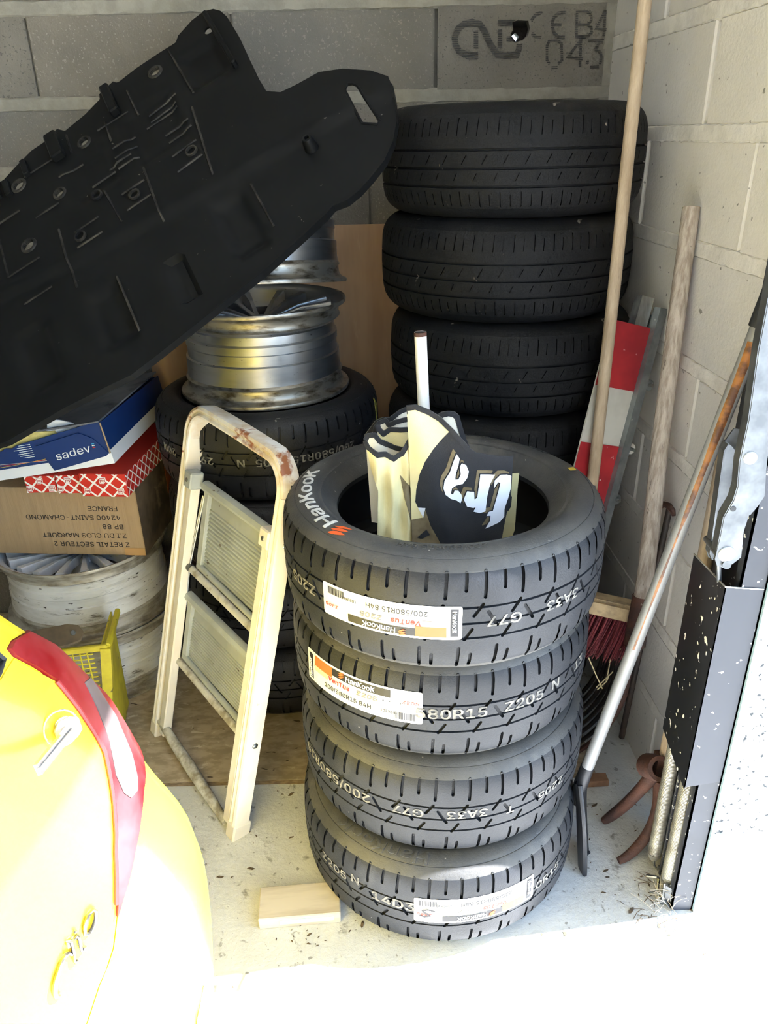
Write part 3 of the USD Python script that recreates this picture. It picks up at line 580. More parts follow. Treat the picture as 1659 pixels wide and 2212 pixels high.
RF = frame((1, 0, 0), (0, 0, 1), (0, -1, 0))
obj('front_panel', prism(jag, -.004, 0, RF), blue_m, t); obj('white_band', prism(sg.box(-L_, 0, 0, .026), -.004, .0006, RF), white_card, t, label='white lower band')
obj('front_flap', prism([(-.150, .005), (-.172, .072), (-.06, .088), (-.030, .07), (-.004, .028), (-.012, .022)], .001, .0035, RF), blue_m, t, label='glued front flap with the maker lettering')
obj('side_panel', prism([(0, .034), (D_, .034), (D_, H_ - .01), (0, H_)], 0, .004, frame((0, 1, 0), (0, 0, 1), (1, 0, 0)), (-.004, 0, 0)), blue_m, t); obj('white_band', prism(sg.box(0, 0, D_, .034), 0, .0046, frame((0, 1, 0), (0, 0, 1), (1, 0, 0)), (-.004, 0, 0)), white_card, t)
obj('corner_edge', rbox(.003, .003, H_ - .028, .0006, (-.0005, -.002, H_ / 2 + .013)), card, t, label='bare card edge at the corner')
obj('foam_pad', prism([(-L_ + .004, .02), (-L_ + .004, .098), (-.34, .092), (-.24, .100), (-.16, .104), (-.12, .098), (-.1, .02)], -.05, -.006, RF), foam, t, label='yellow foam padding')
obj('top_flap', prism([(-L_, .006), (-.17, .006), (-.08, -.002), (-.004, .001), (-.002, D_), (-L_, D_)], 0, .004, None, (0, 0, H_ - .0005)), blue_top, t, label='dusty dark top flap')
obj('bottom_panel', rbox(L_ - .01, D_ - .01, .004, .001, (-L_ / 2, D_ / 2, .002)), white_card, t); obj('back_panel', rbox(L_, .004, H_ - .012, .001, (-L_ / 2, D_ - .002, H_ / 2 - .005)), blue_m, t)
pap = refine(prism([(-.145, .09), (-.128, .128), (-.10, .122), (-.07, .108), (-.06, .095)], -.012, -.008, RF), .008); pap.vertices[:, 1] += .006 * meshkit.noise(pap.vertices * 90); obj('crumpled_paper', pap, white_card, t, smooth=40)
m = text('sadev', .019, False, 1.25); m.vertices = np.stack([-.133 + m.vertices[:, 0], -.0042 - m.vertices[:, 2], .030 + m.vertices[:, 1] + .10 * m.vertices[:, 0]], -1); m.fix_normals(); obj('print_text', m, white_card, t, label='white maker lettering')
for i, c in enumerate((redink, paper, mat('print_cyan', (70, 160, 200), .5))): obj('print_dash', rbox(.007, .0004, .0022, .0001, (-.0335, -.0044, .048 + .0045 * i)), c, t)
for i in range(7): w = [.030, .036, .046, .034, .040, .036, .026][i]; obj('print_line', rbox(w, .0004, .0016, .0001, (-.186 - w / 2, -.0004, .078 - .0052 * i)), white_card, t)
for c, a in ((redink, .004), (paper, .0075), (mat('print_yellow', (220, 190, 90), .5), .0)):
    xs = np.linspace(-L_, -.152, 24); obj('print_swoosh', tube(np.stack([xs, np.full(24, -.0004), .032 + a * np.sin((xs + L_) * 16) + .05 * np.maximum(xs + .25, 0)], -1), .0006, 5), c, t)

# ================================================================ black plastic tray
tray_m = mat('black_moulded_plastic', (10, 11, 12), .5, c2=(15, 16, 17), scale=6, lo=.4, hi=.68, c3=(34, 33, 32), s3=8, r3=(.66, .8), specks=((110, 106, 98), 60, .755), spec=.14)
rib_m = mat('scuffed_plastic_ribs', (18, 18, 19), .55, c2=(60, 57, 52), scale=25, lo=.42, hi=.66, spec=.2)
TO = np.array([-.7371, 1.4, .9182]); TX = np.array([.87364975, .11429222, .47294122]); TN = np.array([-.28747471, -.66296462, .69125697]); TYv = np.cross(TN, TX)
t = thing('plastic_undertray', 'large black ribbed plastic car undertray leaning diagonally over the wheels and cartons', 'undertray', TO, frame(TX, TYv, TN))
OUT = [(-.30, .045), (-.061, .023), (.001, .005), (.141, -.001), (.245, -.013), (.287, -.019), (.35, -.012), (.437, 0), (.557, .016), (.599, .021), (.7, .044), (.756, .058), (.775, .066), (.802, .059), (.83, .065), (.861, .078), (.9, .098), (.932, .127), (.958, .165), (.975, .205), (.99, .245), (.994, .268), (.973, .307), (.93, .352), (.887, .378), (.838, .379), (.801, .383), (.778, .409), (.778, .45), (.782, .516), (.788, .598), (.788, .682), (.782, .713), (.771, .732), (.751, .744), (.718, .741), (.675, .723), (.663, .707), (.614, .709), (.558, .709), (.508, .703), (.503, .706), (.497, .716), (.456, .705), (.453, .689), (.408, .673), (.351, .664), (.345, .672), (.335, .686), (.304, .672), (.261, .672), (.212, .655), (.176, .64), (.144, .64), (.077, .633), (-.30, .60)]
outp = sg.Polygon(OUT).buffer(.004).buffer(-.004)
SLOT = sg.Polygon([(.915, .302), (.922, .305), (.930, .299), (.935, .286), (.933, .245), (.934, .189), (.927, .183), (.904, .204), (.905, .233), (.909, .284)])
sheet = outp.difference(SLOT)
for c in [(.739, .678, .011)]: sheet = sheet.difference(sg.Point(c[:2]).buffer(c[2], quad_segs=6))
HOLES = [(.592, .660, .013), (.382, .593, .012), (.289, .495, .011), (.185, .409, .014), (.206, .593, .014)]
for c in HOLES: sheet = sheet.difference(sg.Point(c[:2]).buffer(c[2], quad_segs=6))
def tray_z(x, y):
    """the moulded relief: lengthwise fold, raised lower flank, rounded right end, stiffening steps"""
    fold = np.interp(x, [0, .41, .69, 1], [.33, .266, .237, .22]); z = -.10 * np.maximum(fold - y, 0) ** 1.0 * .55
    z = z + .010 * (np.clip((y - fold) / .02, 0, 1)) - .05 * np.maximum(x - .80, 0) * 1.2
    step = (x > .48) & (x < .62) & (y > .30) & (y < .50)
    z = z + .006 * np.clip((.545 - y) / .01, 0, 1) * np.clip((y - .40) / .02, 0, 1) * 0
    for (x0, x1, y0, y1, d) in [(.565, .640, .075, .225, -.012), (.430, .480, .055, .170, -.010), (.25, .335, .06, .20, -.008), (.08, .16, .06, .22, -.008), (.645, .745, .53, .655, -.010), (.47, .60, .42, .59, -.006), (.32, .43, .43, .56, -.006)]:
        z = z + d * np.clip((x - x0) / .008, 0, 1) * np.clip((x1 - x) / .008, 0, 1) * np.clip((y - y0) / .008, 0, 1) * np.clip((y1 - y) / .008, 0, 1)
    return z
def grid_cut(poly, step):
    x0, y0, x1, y1 = poly.bounds; V, Fc, o = [], [], 0
    for x in np.arange(x0, x1, step):
        for y in np.arange(y0, y1, step):
            c = poly.intersection(sg.box(x, y, min(x + step, x1), min(y + step, y1)))
            for g in getattr(c, 'geoms', [c]):
                if g.geom_type == 'Polygon' and g.area > 1e-9:
                    v, f = trimesh.creation.triangulate_polygon(g, engine='earcut'); V.append(v); Fc.append(f + o); o += len(v)
    return np.vstack(V), np.vstack(Fc)
v, f = grid_cut(sheet, .012)
zt_ = tray_z(v[:, 0], v[:, 1]); top = tm((np.c_[v, zt_], f)); bot = tm((np.c_[v, zt_ - .004], f[:, ::-1]))
rims = []
for g in [sheet.exterior] + list(sheet.interiors):
    c = np.array(g.segmentize(.012).coords); z = tray_z(c[:, 0], c[:, 1]); n = len(c); vv = np.vstack([np.c_[c, z], np.c_[c, z - .004]]); rims.append(tm((vv, np.array([[i, i + 1, n + i + 1, n + i] for i in range(n - 1)]))))
obj('tray_shell', cat([top, bot] + rims), tray_m, t, smooth=35)
edge = np.array(outp.exterior.segmentize(.01).coords)[:-1]; k0 = [i for i in range(len(edge)) if edge[i, 0] > -.29]
def on_tray(p): p = np.asarray(p, float); return np.c_[p, tray_z(p[:, 0], p[:, 1])]
lower = np.array(sg.LineString(OUT[0:21]).segmentize(.01).coords)
obj('turned_edge', sweep(on_tray(lower) - [0, 0, .002], [(-.002, -.012), (.002, -.012), (.002, .004), (-.002, .004)], (0, 0, 1)), tray_m, t, label='turned-down lower edge')
for a, b in [((.52, .522), (.601, .522)), ((.534, .532), (.603, .537)), ((.536, .553), (.611, .560)), ((.435, .521), (.49, .521)), ((.432, .491), (.486, .492)), ((.409, .476), (.468, .475)), ((.544, .396), (.605, .40)), ((.541, .348), (.603, .353)), ((.415, .383), (.471, .384)), ((.413, .334), (.471, .336)), ((.29, .364), (.351, .366)), ((.285, .321), (.347, .321)), ((.36, .46), (.42, .462)), ((.43, .456), (.48, .458)), ((.30, .54), (.36, .54)), ((.22, .47), (.28, .47)), ((.55, .47), (.61, .47)), ((.55, .445), (.61, .446)), ((.12, .52), (.19, .52)), ((.12, .36), (.20, .36)), ((.13, .28), (.20, .28)), ((.02, .45), (.1, .45)), ((.225, .606), (.30, .604)), ((.42, .60), (.50, .597))]:
    p = on_tray(np.linspace(a, b, 6)); obj('moulded_rib', tube(p + [0, 0, .001], .0024, 6), rib_m, t)
for a, b in [((.393, .316), (.383, .423)), ((.471, .26), (.480, .417)), ((.603, .287), (.628, .493)), ((.336, .06), (.336, .207)), ((.517, .577), (.517, .659)), ((.347, .583), (.350, .648)), ((.439, .546), (.443, .61)), ((.645, .53), (.64, .70)), ((.25, .24), (.26, .40)), ((.66, .10), (.66, .22)), ((.12, .36), (.125, .5))]:
    p = on_tray(np.linspace(a, b, 8)); obj('moulded_rib', tube(p + [0, 0, .0005], .0026, 6), rib_m, t)
for x, y in [(.586, .378), (.440, .361), (.365, .423), (.300, .344)]:
    z = float(tray_z(np.array(x), np.array(y))); obj('moulded_boss', lathe([(.013, -.002), (.013, .005), (.0105, .0055), (.0095, .005), (.0095, -.003), (0, -.003)], 24).apply_translation((x, y, z)), rib_m, t, smooth=40)
for c in HOLES:
    z = float(tray_z(np.array(c[0]), np.array(c[1]))); obj('hole_collar', lathe([(c[2] + .006, -.001), (c[2] + .004, .003), (c[2], .0035), (c[2], -.006)], 20).apply_translation((c[0], c[1], z)), rib_m, t, smooth=40)
z = float(tray_z(np.array(.797), np.array(.209))); obj('moulded_peg', lathe([(.015, -.002), (.013, .012), (.0105, .024), (.0095, .026), (.005, .026), (.005, .020), (0, .020)], 20).apply_translation((.797, .215, z)), tray_m, t, smooth=40)
for (x, y, w, h) in [(.475, .655, .022, .095), (.318, .628, .03, .08), (.75, .62, .012, .20)]: z = float(tray_z(np.array(x), np.array(y))); obj('moulded_step', rbox(w, h, .022, .003, (x, y, z + .006)), tray_m, t)
for (x, y) in [(.155, .615), (.18, .60), (.235, .625)]: z = float(tray_z(np.array(x), np.array(y))); obj('moulded_step', rbox(.014, .05, .014, .002, (x, y, z + .004)), tray_m, t)
rr = np.array(SLOT.exterior.coords)[:-1]; obj('slot_collar', tube(np.c_[rr, tray_z(rr[:, 0], rr[:, 1])], .003, 6, closed=True), tray_m, t, smooth=40)

# ================================================================ white step stool
stool_w = mat('yellowed_white_enamel', (232, 224, 208), .38, c2=(222, 206, 182), scale=5, lo=.45, hi=.72, c3=(168, 120, 84), s3=9, r3=(.68, .74), specks=((120, 60, 44), 40, .775))
stool_top = mat('chipped_rusty_enamel', (230, 224, 214), .4, c2=(206, 184, 150), scale=12, lo=.42, hi=.6, c3=(150, 92, 58), s3=14, r3=(.56, .62))
stool_g = mat('grey_step_plastic', (176, 180, 174), .5, c2=(160, 163, 156), scale=8, specks=((96, 84, 70), 40, .72))
stool_bar = mat('paint_crusted_bar', (206, 202, 190), .6, c2=(150, 140, 118), scale=26, lo=.45, hi=.62, bump=(60, .003))
zinc = mat('zinc_fitting', (150, 152, 150), .35, .9, c2=(120, 122, 120), scale=20)
SE = np.array([.6160920317, -.7861633623, -.0487624473]); SU = np.array([.2021676921, .0979923751, .9744361029]); SWv = np.cross(SE, SU)
st = thing('step_stool', 'folded white metal step stool with two grey steps, leaning against the tyre stacks', 'step stool', (-.6034, 1.5569, .0234), frame(SE, SU, SWv))
def arc(cx, cy, r, a0, a1, n=9): a = np.radians(np.linspace(a0, a1, n)); return np.stack([cx + r * np.cos(a), cy + r * np.sin(a)], -1)
p = np.vstack([[(-.032, .03), (-.024, .25), (-.018, .5), (-.013, .75), (-.0125, .822)], arc(.055, .829, .068, 180, 90)[1:], [(.12, .898), (.19, .898), (.26, .897)], arc(.318, .829, .068, 90, 0)[1:], [(.386, .75), (.387, .5), (.386, .25), (.385, -.0)]])
p3 = np.c_[p, np.full(len(p), -.019)]
sec = [(-.015, -.018), (.011, -.018), (.015, -.015), (.015, .014), (.012, .0205), (.006, .0225), (.001, .0185), (-.003, .0185), (-.008, .0225), (-.0125, .0205), (-.015, .015)]
sec = [(-a, b) for a, b in sec][::-1]
kL = 5; kR = len(p) - 4
def rail(path): return sweep(path, sec, (0, 0, 1))
obj('leg', rail(p3[:kL]), stool_w, st, smooth=30); obj('handle_bow', rail(p3[kL - 1:kR]), stool_top, st, smooth=30, label='worn top bow with rust and chipped paint'); obj('leg', rail(p3[kR - 1:]), stool_w, st, smooth=30)
obj('foot', rbox(.034, .045, .044, .004, (-.033, .010, -.019)), stool_w, st); obj('foot', rbox(.036, .06, .046, .004, (.385, .007, -.019)), stool_w, st)
for x0, x1, c in ((.024, .008, .0), (.358, .356, .0)):
    obj('back_leg', rbox(.026, .72, .024, .003, ((x0 + x1) / 2, .375, -.012), rotz((x1 - x0) / .72)), stool_w, st)
    obj('plastic_cap', rbox(.034, .040, .034, .003, (x0 + .0, .732, -.010)), stool_w if x0 > .2 else stool_g, st); obj('screw', lathe([(0, .0015), (.004, .0012), (.005, 0), (.005, -.004)], 14).apply_translation((x0, .732, .0085)), zinc, st)
obj('bottom_bar', tube([(-.018, .040, -.010), (.07, .030, -.008), (.16, .022, -.008), (.26, .014, -.007), (.348, .004, -.008)], [.010, .013, .0145, .0125, .009], 12), stool_bar, st, smooth=40)
for v0, v1, x0, x1 in ((.512, .726, .052, .345), (.250, .432, .030, .338)):
    w_ = -.030
    obj('step_rim', sweep([(x0, v1, w_ + .006), ((x0 + x1) / 2, v1 + .002, w_ + .006), (x1, v1 + .003, w_ + .006)], [(-.012, -.008), (.009, -.008), (.012, -.003), (.010, .006), (.002, .010), (-.008, .007), (-.012, 0)], (0, 0, 1)), stool_g, st, smooth=30)
    obj('step_side', rbox(.022, v1 - v0 - .02, .014, .002, (x0 + .008, (v0 + v1) / 2, w_ - .002)), stool_g, st); obj('step_side', rbox(.022, v1 - v0 - .02, .014, .002, (x1 - .010, (v0 + v1) / 2, w_ - .002)), stool_g, st)
    n = 15; vs = np.linspace(v0 + .016, v1 - .05, n * 4 + 1); hh = np.tile([0, .0032, .0036, .0032], n); zz = np.r_[hh, 0]
    q = np.stack([np.stack([np.full(len(vs), x), vs, w_ - .006 + zz], -1) for x in (x0 + .018, x1 - .018)], 1).reshape(-1, 3); f = np.array([[2 * i, 2 * i + 1, 2 * i + 3, 2 * i + 2] for i in range(len(vs) - 1)])
    obj('ribbed_tread', cat([(q, f), rbox(x1 - x0 - .036, .05, .003, .0005, ((x0 + x1) / 2, v1 - .028, w_ - .0065)), rbox(x1 - x0 - .03, v1 - v0 - .02, .002, .0004, ((x0 + x1) / 2, (v0 + v1) / 2, w_ - .010))]), stool_g, st)
    obj('step_tube', tube([(x0 - .016, v0 - .004, w_ + .008), (x1 + .010, v0 - .010, w_ + .008)], .0095, 12), stool_bar, st, smooth=40); obj('step_tube', tube([(x0 + .006, v0 + .014, w_ + .002), (x1, v0 + .008, w_ + .002)], .0075, 10), stool_g, st, smooth=40)
    obj('hinge_lug', tube([(x0 - .030, v0 + .002, w_ + .014), (x0 - .014, v0 - .002, w_ + .010)], [.011, .010], 12), zinc if v0 > .4 else stool_bar, st, smooth=40)
for dx in (0, .006): obj('link_rod', tube([(.046 + dx, .70, -.026), (.028 + dx, .515, -.018), (.020 + dx, .405, -.024)], .0024, 6), zinc, st, smooth=40)
for x, v in ((.4035, .732), (.4035, .253)): obj('rivet', lathe([(0, .003), (.005, .0022), (.007, 0), (.007, -.003)], 14).apply_transform(T4((x - .002, v, -.019), roty(PI / 2))), zinc, st, smooth=40)

# ================================================================ tools leaning in the corner by the right wall
wood_h = mat('weathered_handle_wood', (176, 158, 134), .75, c2=(146, 126, 102), scale=14, lo=.38, hi=.66, stretch=(3, 3, .5), c3=(112, 94, 74), s3=18, r3=(.63, .7), bump=(50, .0015))
wood_grey = mat('grey_split_ash', (178, 166, 152), .85, c2=(140, 126, 112), scale=20, lo=.4, hi=.62, stretch=(5, 5, .35), c3=(84, 72, 62), s3=26, r3=(.645, .67), bump=(60, .002))
rust = mat('brown_rust', (70, 46, 38), .8, c2=(90, 56, 42), scale=22, lo=.4, hi=.62, c3=(48, 36, 32), s3=14, r3=(.56, .66), bump=(120, .0015))
dark_iron = mat('dark_fork_iron', (40, 34, 31), .6, c2=(62, 48, 40), scale=26, bump=(120, .001))
def stick(name, mm, a, b, r0, r1, parent, n=14, wob=.0, k=14, seed=0):
    a, b = np.array(a, float), np.array(b, float); t = np.linspace(0, 1, k); P = a + (b - a) * t[:, None]
    P[:, :2] += wob * (meshkit.noise(np.stack([t * 4, t * 0 + seed, t * 0], -1), seed)[:, None] - .5) * [1, .6]; P[0], P[-1] = a, b
    return obj(name, tube(P, r0 + (r1 - r0) * t, n), mm, parent, smooth=40)
# broom
t = thing('broom', 'long wooden broom with dark red bristles, its head hanging above the garden fork', 'broom')
stick('handle', wood_h, (.4442, 1.5005, .475), (.4975, 1.6625, 1.78), .0125, .0125, t, wob=.006, seed=3)
HC = np.array([.500, 1.490, .432]); hx = unit([.105, -.055, -.075]); hz = unit([.12, .15, .98]); hx = unit(hx - hz * (hx @ hz)); hy = np.cross(hz, hx); HR = frame(hx, hy, hz)
hp = sg.Polygon([(-.15, -.024), (.058, -.026), (.078, -.016), (.084, .0), (.078, .016), (.058, .026), (-.15, .024)]).buffer(.004)
obj('broom_head', cat([prism(hp, 0, .030, HR, HC), prism(hp.buffer(-.008), .03, .037, HR, HC)]), mat('raw_broom_wood', (196, 172, 132), .8, c2=(168, 146, 112), scale=30, c3=(120, 108, 92), s3=12, r3=(.58, .68)), t)
brist = [mat('dark_red_bristle_' + 'ab'[i], c, .6) for i, c in enumerate(((132, 58, 62), (104, 44, 50)))]
rb = random.Random(4); tufts = [[], []]
for i in range(26):
    for j in range(6):
        for q in range(3):
            x, y = -.145 + i * .0088 + rb.uniform(-.003, .003), -.021 + j * .0084 + rb.uniform(-.003, .003); ln = .105 + rb.uniform(-.012, .008); sx_, sy_ = (x * .10 - .028 + rb.uniform(-.006, .006)), y * .35 + rb.uniform(-.006, .006)
            p = np.array([[x, y, .002], [x + sx_ * .45, y + sy_ * .4, -ln * .5], [x + sx_, y + sy_, -ln]]); tufts[rb.randrange(2)].append(place(tube(p, [.0014, .0014, .0009], 4, caps=False), HC, HR))
for i in (0, 1): obj('bristles', cat(tufts[i]), brist[i], t, kind='stuff')
straw_m = mat('dry_straw', (206, 188, 146), .8)
for i, (a, b, c) in enumerate([((.462, 1.435, .345), (.482, 1.43, .30), (.500, 1.425, .262)), ((.515, 1.44, .335), (.512, 1.435, .30), (.508, 1.43, .275)), ((.487, 1.43, .262), (.505, 1.43, .285), (.522, 1.432, .305)), ((.560, 1.455, .385), (.548, 1.45, .365), (.535, 1.445, .355)), ((.49, 1.43, .255), (.51, 1.43, .28), (.513, 1.43, .298))]):
    obj('straw', tube([a, b, c], .0015, 5), straw_m, t, label='straw caught in the bristles')
# garden fork with many tines
t = thing('garden_fork', 'many-tined dark garden fork with a thick weathered handle, leaning on the right wall', 'fork')
stick('handle', wood_grey, (.559, 1.42, .50), (.603, 1.578, 1.295), .0185, .0165, t, wob=.008, seed=5, n=16)
stick('socket', rust, (.552, 1.405, .40), (.5605, 1.425, .515), .024, .0205, t); stick('neck', rust, (.560, 1.44, .34), (.552, 1.405, .41), .014, .019, t)
obj('crossbar', tube([(.566, 1.47, .318), (.562, 1.52, .33), (.560, 1.60, .33), (.558, 1.68, .325)], .011, 10), rust, t, smooth=40)
tips = [(.4807, 1.4832), (.485, 1.510), (.492, 1.540), (.500, 1.568), (.506, 1.596), (.512, 1.624), (.515, 1.650), (.515, 1.674)]
for k, (tx, ty) in enumerate(tips):
    s = np.array([.566 - .001 * k, 1.47 + .029 * k, .322]); e = np.array([tx, ty, .016 + .001 * k]); mid = (s + e) / 2 + np.array([.034, -.012, -.01]); u_ = np.linspace(0, 1, 10)[:, None]
    P = (1 - u_) ** 2 * s + 2 * u_ * (1 - u_) * (mid + (mid - (s + e) / 2)) + u_ ** 2 * e; obj('tine', tube(P, np.linspace(.0095, .006, 10) if k == 0 else np.linspace(.007, .005, 10), 8), rust if k == 0 else dark_iron, t, smooth=40)
# iron bar with a hooked head
t = thing('iron_bar', 'thin rusty iron bar with a flat hooked head behind the grey pole', 'bar')
stick('shaft', dark_iron, (.600, 1.52, .025), (.612, 1.478, .700), .0075, .0068, t, wob=.002)
obj('hooked_head', tube([(.604, 1.505, .690), (.606, 1.497, .702), (.610, 1.480, .706), (.613, 1.462, .702), (.6145, 1.455, .694)], [.004, .0065, .0075, .0065, .004], 8), rust, t, smooth=40)
# two poles
grey_tube = mat('grey_aluminium_tube', (150, 150, 148), .5, .25, c2=(132, 132, 130), scale=6, stretch=(1, 1, .4)); rust_tape = mat('brown_burnt_tape', (150, 96, 44), .4, c2=(84, 52, 34), scale=30, lo=.42, hi=.58); blk = mat('black_rubber_grip', (34, 36, 38), .5); steel_blk = mat('blackened_shovel_steel', (46, 47, 50), .42, .5, c2=(66, 66, 68), scale=12)
t = thing('shovel', 'shovel with a brown-streaked grey metal pole and a black blade on the floor', 'shovel')
pa, pb = np.array([.398, 1.185, .215]), np.array([.5836, 1.180, 1.166]); d_ = unit(pb - pa)
obj('pole', tube([pa, pb], .0125, 16), grey_tube, t, smooth=40)
sd2 = unit(np.cross(d_, [0, 1, 0])); 
v_ = []; f_ = []; L0 = np.linalg.norm(pb - pa)
for i, s_ in enumerate(np.linspace(.36, .965, 26)):
    c = pa + (pb - pa) * s_; q_ = unit(np.cross(d_, [1, 0, 0])); x_ = np.cross(q_, d_); half = .05 + .55 * max(0, (s_ - .62) / .3) ** .5 if s_ > .62 else .10 + .25 * (s_ - .36); half = min(half, 1.1) + .05 * math.sin(40 * s_)
    for k in range(7): a = math.radians(245) + (k / 6 - .5) * 2 * half; v_.append(c + .0129 * (math.cos(a) * x_ + math.sin(a) * q_))
    if i: f_ += [[(i - 1) * 7 + k, (i - 1) * 7 + k + 1, i * 7 + k + 1, i * 7 + k] for k in range(6)]
obj('burnt_tape', (np.array(v_), np.array(f_)), rust_tape, t, smooth=True, label='brown streak of burnt tape along the upper pole')
obj('grip', tube([pb - d_ * .012, pb + d_ * .07], .0155, 16), blk, t, smooth=40)
obj('socket', tube([pa + d_ * .045, pa, pa - d_ * .02, (.392, 1.172, .165)], [.0135, .0145, .014, .010], 12), steel_blk, t, smooth=40)
bl = []; 
for i, z in enumerate(np.linspace(.006, .225, 9)):
    w_ = [.030, .035, .038, .040, .040, .038, .034, .024, .012][i]; cx = .408 - .022 * (z / .225); cy = 1.158 + .02 * (z / .225)
    for a in np.linspace(-1, 1, 9): bl.append((cx + .017 * (abs(a) ** 1.6) * .9 + .012 * a, cy + w_ * a * .95, z))
bl = np.array(bl); fb = [[i * 9 + j, i * 9 + j + 1, (i + 1) * 9 + j + 1, (i + 1) * 9 + j] for i in range(8) for j in range(8)]
sh = tm((bl, fb)); sh2 = tm((bl + [-.004, 0, 0], np.array(fb)[:, ::-1])); obj('blade', cat([sh, sh2]), steel_blk, t, smooth=40); obj('blade_rim', tube(bl[0::9], .0055, 8), steel_blk, t, smooth=40); obj('blade_rim', tube(bl[:9], .004, 6), steel_blk, t, smooth=40)
t = thing('pale_pole', 'thin pale pole leaning behind the grey shovel pole', 'pole'); stick('shaft', mat('pale_bamboo', (176, 168, 150), .7, c2=(150, 142, 126), scale=20), (.470, 1.385, .004), (.614, 1.290, 1.045), .0105, .0105, t)
# mattock-like hoe head
t = thing('rusty_hoe', 'rusty two-pronged hoe head standing by the door springs', 'hoe')
stick('handle', wood_h, (.578, 1.212, .235), (.588, 1.222, .95), .0155, .0145, t)
obj('eye', cat([lathe([(.017, -.028), (.026, -.028), (.028, .0), (.026, .028), (.017, .028), (.017, -.028)], 24).apply_transform(T4((.553, 1.205, .232), roty(.2) @ rotx(.9))), hull([(x, y, z) for x in (.556, .592) for y in (1.198, 1.224) for z in (.205, .262)])]), rust, t, smooth=30)
for P, r in (([(.553, 1.203, .215), (.540, 1.215, .165), (.521, 1.240, .09), (.500, 1.258, .035), (.486, 1.2647, .012)], [.016, .013, .0125, .0115, .008]), ([(.568, 1.200, .205), (.571, 1.195, .145), (.560, 1.182, .085), (.528, 1.168, .035), (.490, 1.157, .012)], [.015, .012, .012, .0115, .008])):
    cs = np.array(P); tt = np.linspace(0, len(P) - 1, 16); import scipy.interpolate as si; Q = si.CubicSpline(range(len(P)), cs)(tt); obj('prong', tube(Q, np.interp(tt, range(len(r)), r), 10), rust, t, smooth=40)
# striped board on a galvanised stand
galv = mat('galvanised_steel', (146, 152, 152), .45, .7, c2=(118, 124, 126), scale=16, lo=.38, hi=.64, specks=((196, 198, 194), 50, .72)); redb = mat('scratched_red_film', (168, 38, 44), .5, c2=(140, 30, 38), scale=7, specks=((214, 196, 188), 45, .70)); whib = mat('dirty_white_film', (192, 190, 180), .5, c2=(172, 170, 160), scale=8)
tl_ = np.array([.4836, 1.6127, 1.0775]); BR = frame((.8763, .3937, -.2776), (.2082, .2100, .9553), (.4344, -.8949, .1021)); bn = BR[:, 2]
t = thing('striped_board', 'red and white striped warning board on a galvanised folding stand in the corner', 'warning board')
obj('board', prism(sg.box(0, -.62, .115, 0), -.004, 0, BR, tl_), whib, t)
for y0, y1, sl in ((0, -.138, .0), (-.262, -.43, .0), (-.56, -.62, 0)): obj('red_stripe', prism([(.0, y0), (.115, y0), (.115, y1), (.0, y1)], 0, .0012, BR, tl_), redb, t)
def bar(a, b, w, h, nn): a, b = np.array(a, float), np.array(b, float); return sweep([a, (a + b) / 2, b], [(-w / 2, -h / 2), (w / 2, -h / 2), (w / 2, h / 2), (-w / 2, h / 2)], nn)
e0 = tl_ + BR @ [.124, .045, .004]; e1 = tl_ + BR @ [.122, -.72, .004]
obj('stand_rail', bar(e0, e1, .022, .020, bn), galv, t); obj('stand_rail', bar(tl_ + BR @ [.138, .030, -.018], tl_ + BR @ [.128, -1.06, -.01], .018, .016, bn), galv, t); obj('stand_post', bar(tl_ + BR @ [.090, .062, -.016], tl_ + BR @ [.088, -.5, -.016], .036, .020, bn), mat('bright_galvanised_post', (196, 198, 196), .3, .85, c2=(150, 150, 148), scale=30, stretch=(1, 1, .3)), t)
for x, y, m_ in ((.142, -.118, zinc), (.138, -.262, paper), (.136, -.380, zinc)):
    c = tl_ + BR @ [x, y, .010]; obj('washer', lathe([(.005, 0), (.012, 0), (.012, .003), (.005, .003)], 20).apply_transform(T4(c, BR)), m_ if m_ is not zinc else galv, t, smooth=30); obj('bolt', tube([c - BR @ [0, 0, .01], c + BR @ [-.004, 0, .016]], .004, 8), zinc, t, smooth=30)

# ================================================================ garage door post and hardware
dk = mat('dark_door_frame_paint', (38, 41, 48), .42, c2=(45, 48, 56), scale=6, specks=((222, 222, 218), 85, .655)); blk_cover = mat('black_cover_paint', (22, 23, 26), .35, specks=((224, 220, 210), 75, .67)); cover_f = mat('slate_cover_paint', (50, 53, 61), .45, specks=((226, 226, 222), 70, .70))
zincp = mat('zinc_plated_lever', (118, 121, 123), .45, .75, c2=(92, 95, 98), scale=14, specks=((120, 118, 112), 60, .74)); spring_m = mat('galvanised_spring_wire', (198, 196, 188), .35, .6, c2=(160, 156, 146), scale=30)
nylon = mat('pale_nylon_roller', (206, 214, 218), .3)
t = thing('garage_door_post', 'dark speckled garage door post with spring cover and zinc lever arms at the right edge', 'door post')
obj('post', cat([trimesh.creation.box(bounds=[[.566, 1.046, 0], [.610, 1.0495, 2.08]]), trimesh.creation.box(bounds=[[.6065, 1.046, 0], [.610, 1.244, 2.08]]), trimesh.creation.box(bounds=[[.566, 1.046, 0], [.569, 1.066, 2.08]])]), dk, t)
obj('post_edge', trimesh.creation.box(bounds=[[.6095, 1.040, .0], [.6135, 1.0465, 2.08]]), mat('pale_blue_edge_trim', (150, 176, 190), .4), t, label='pale blue edge strip')
cv = [(.5425, 1.155), (.5425, 1.045), (.600, 1.045)]
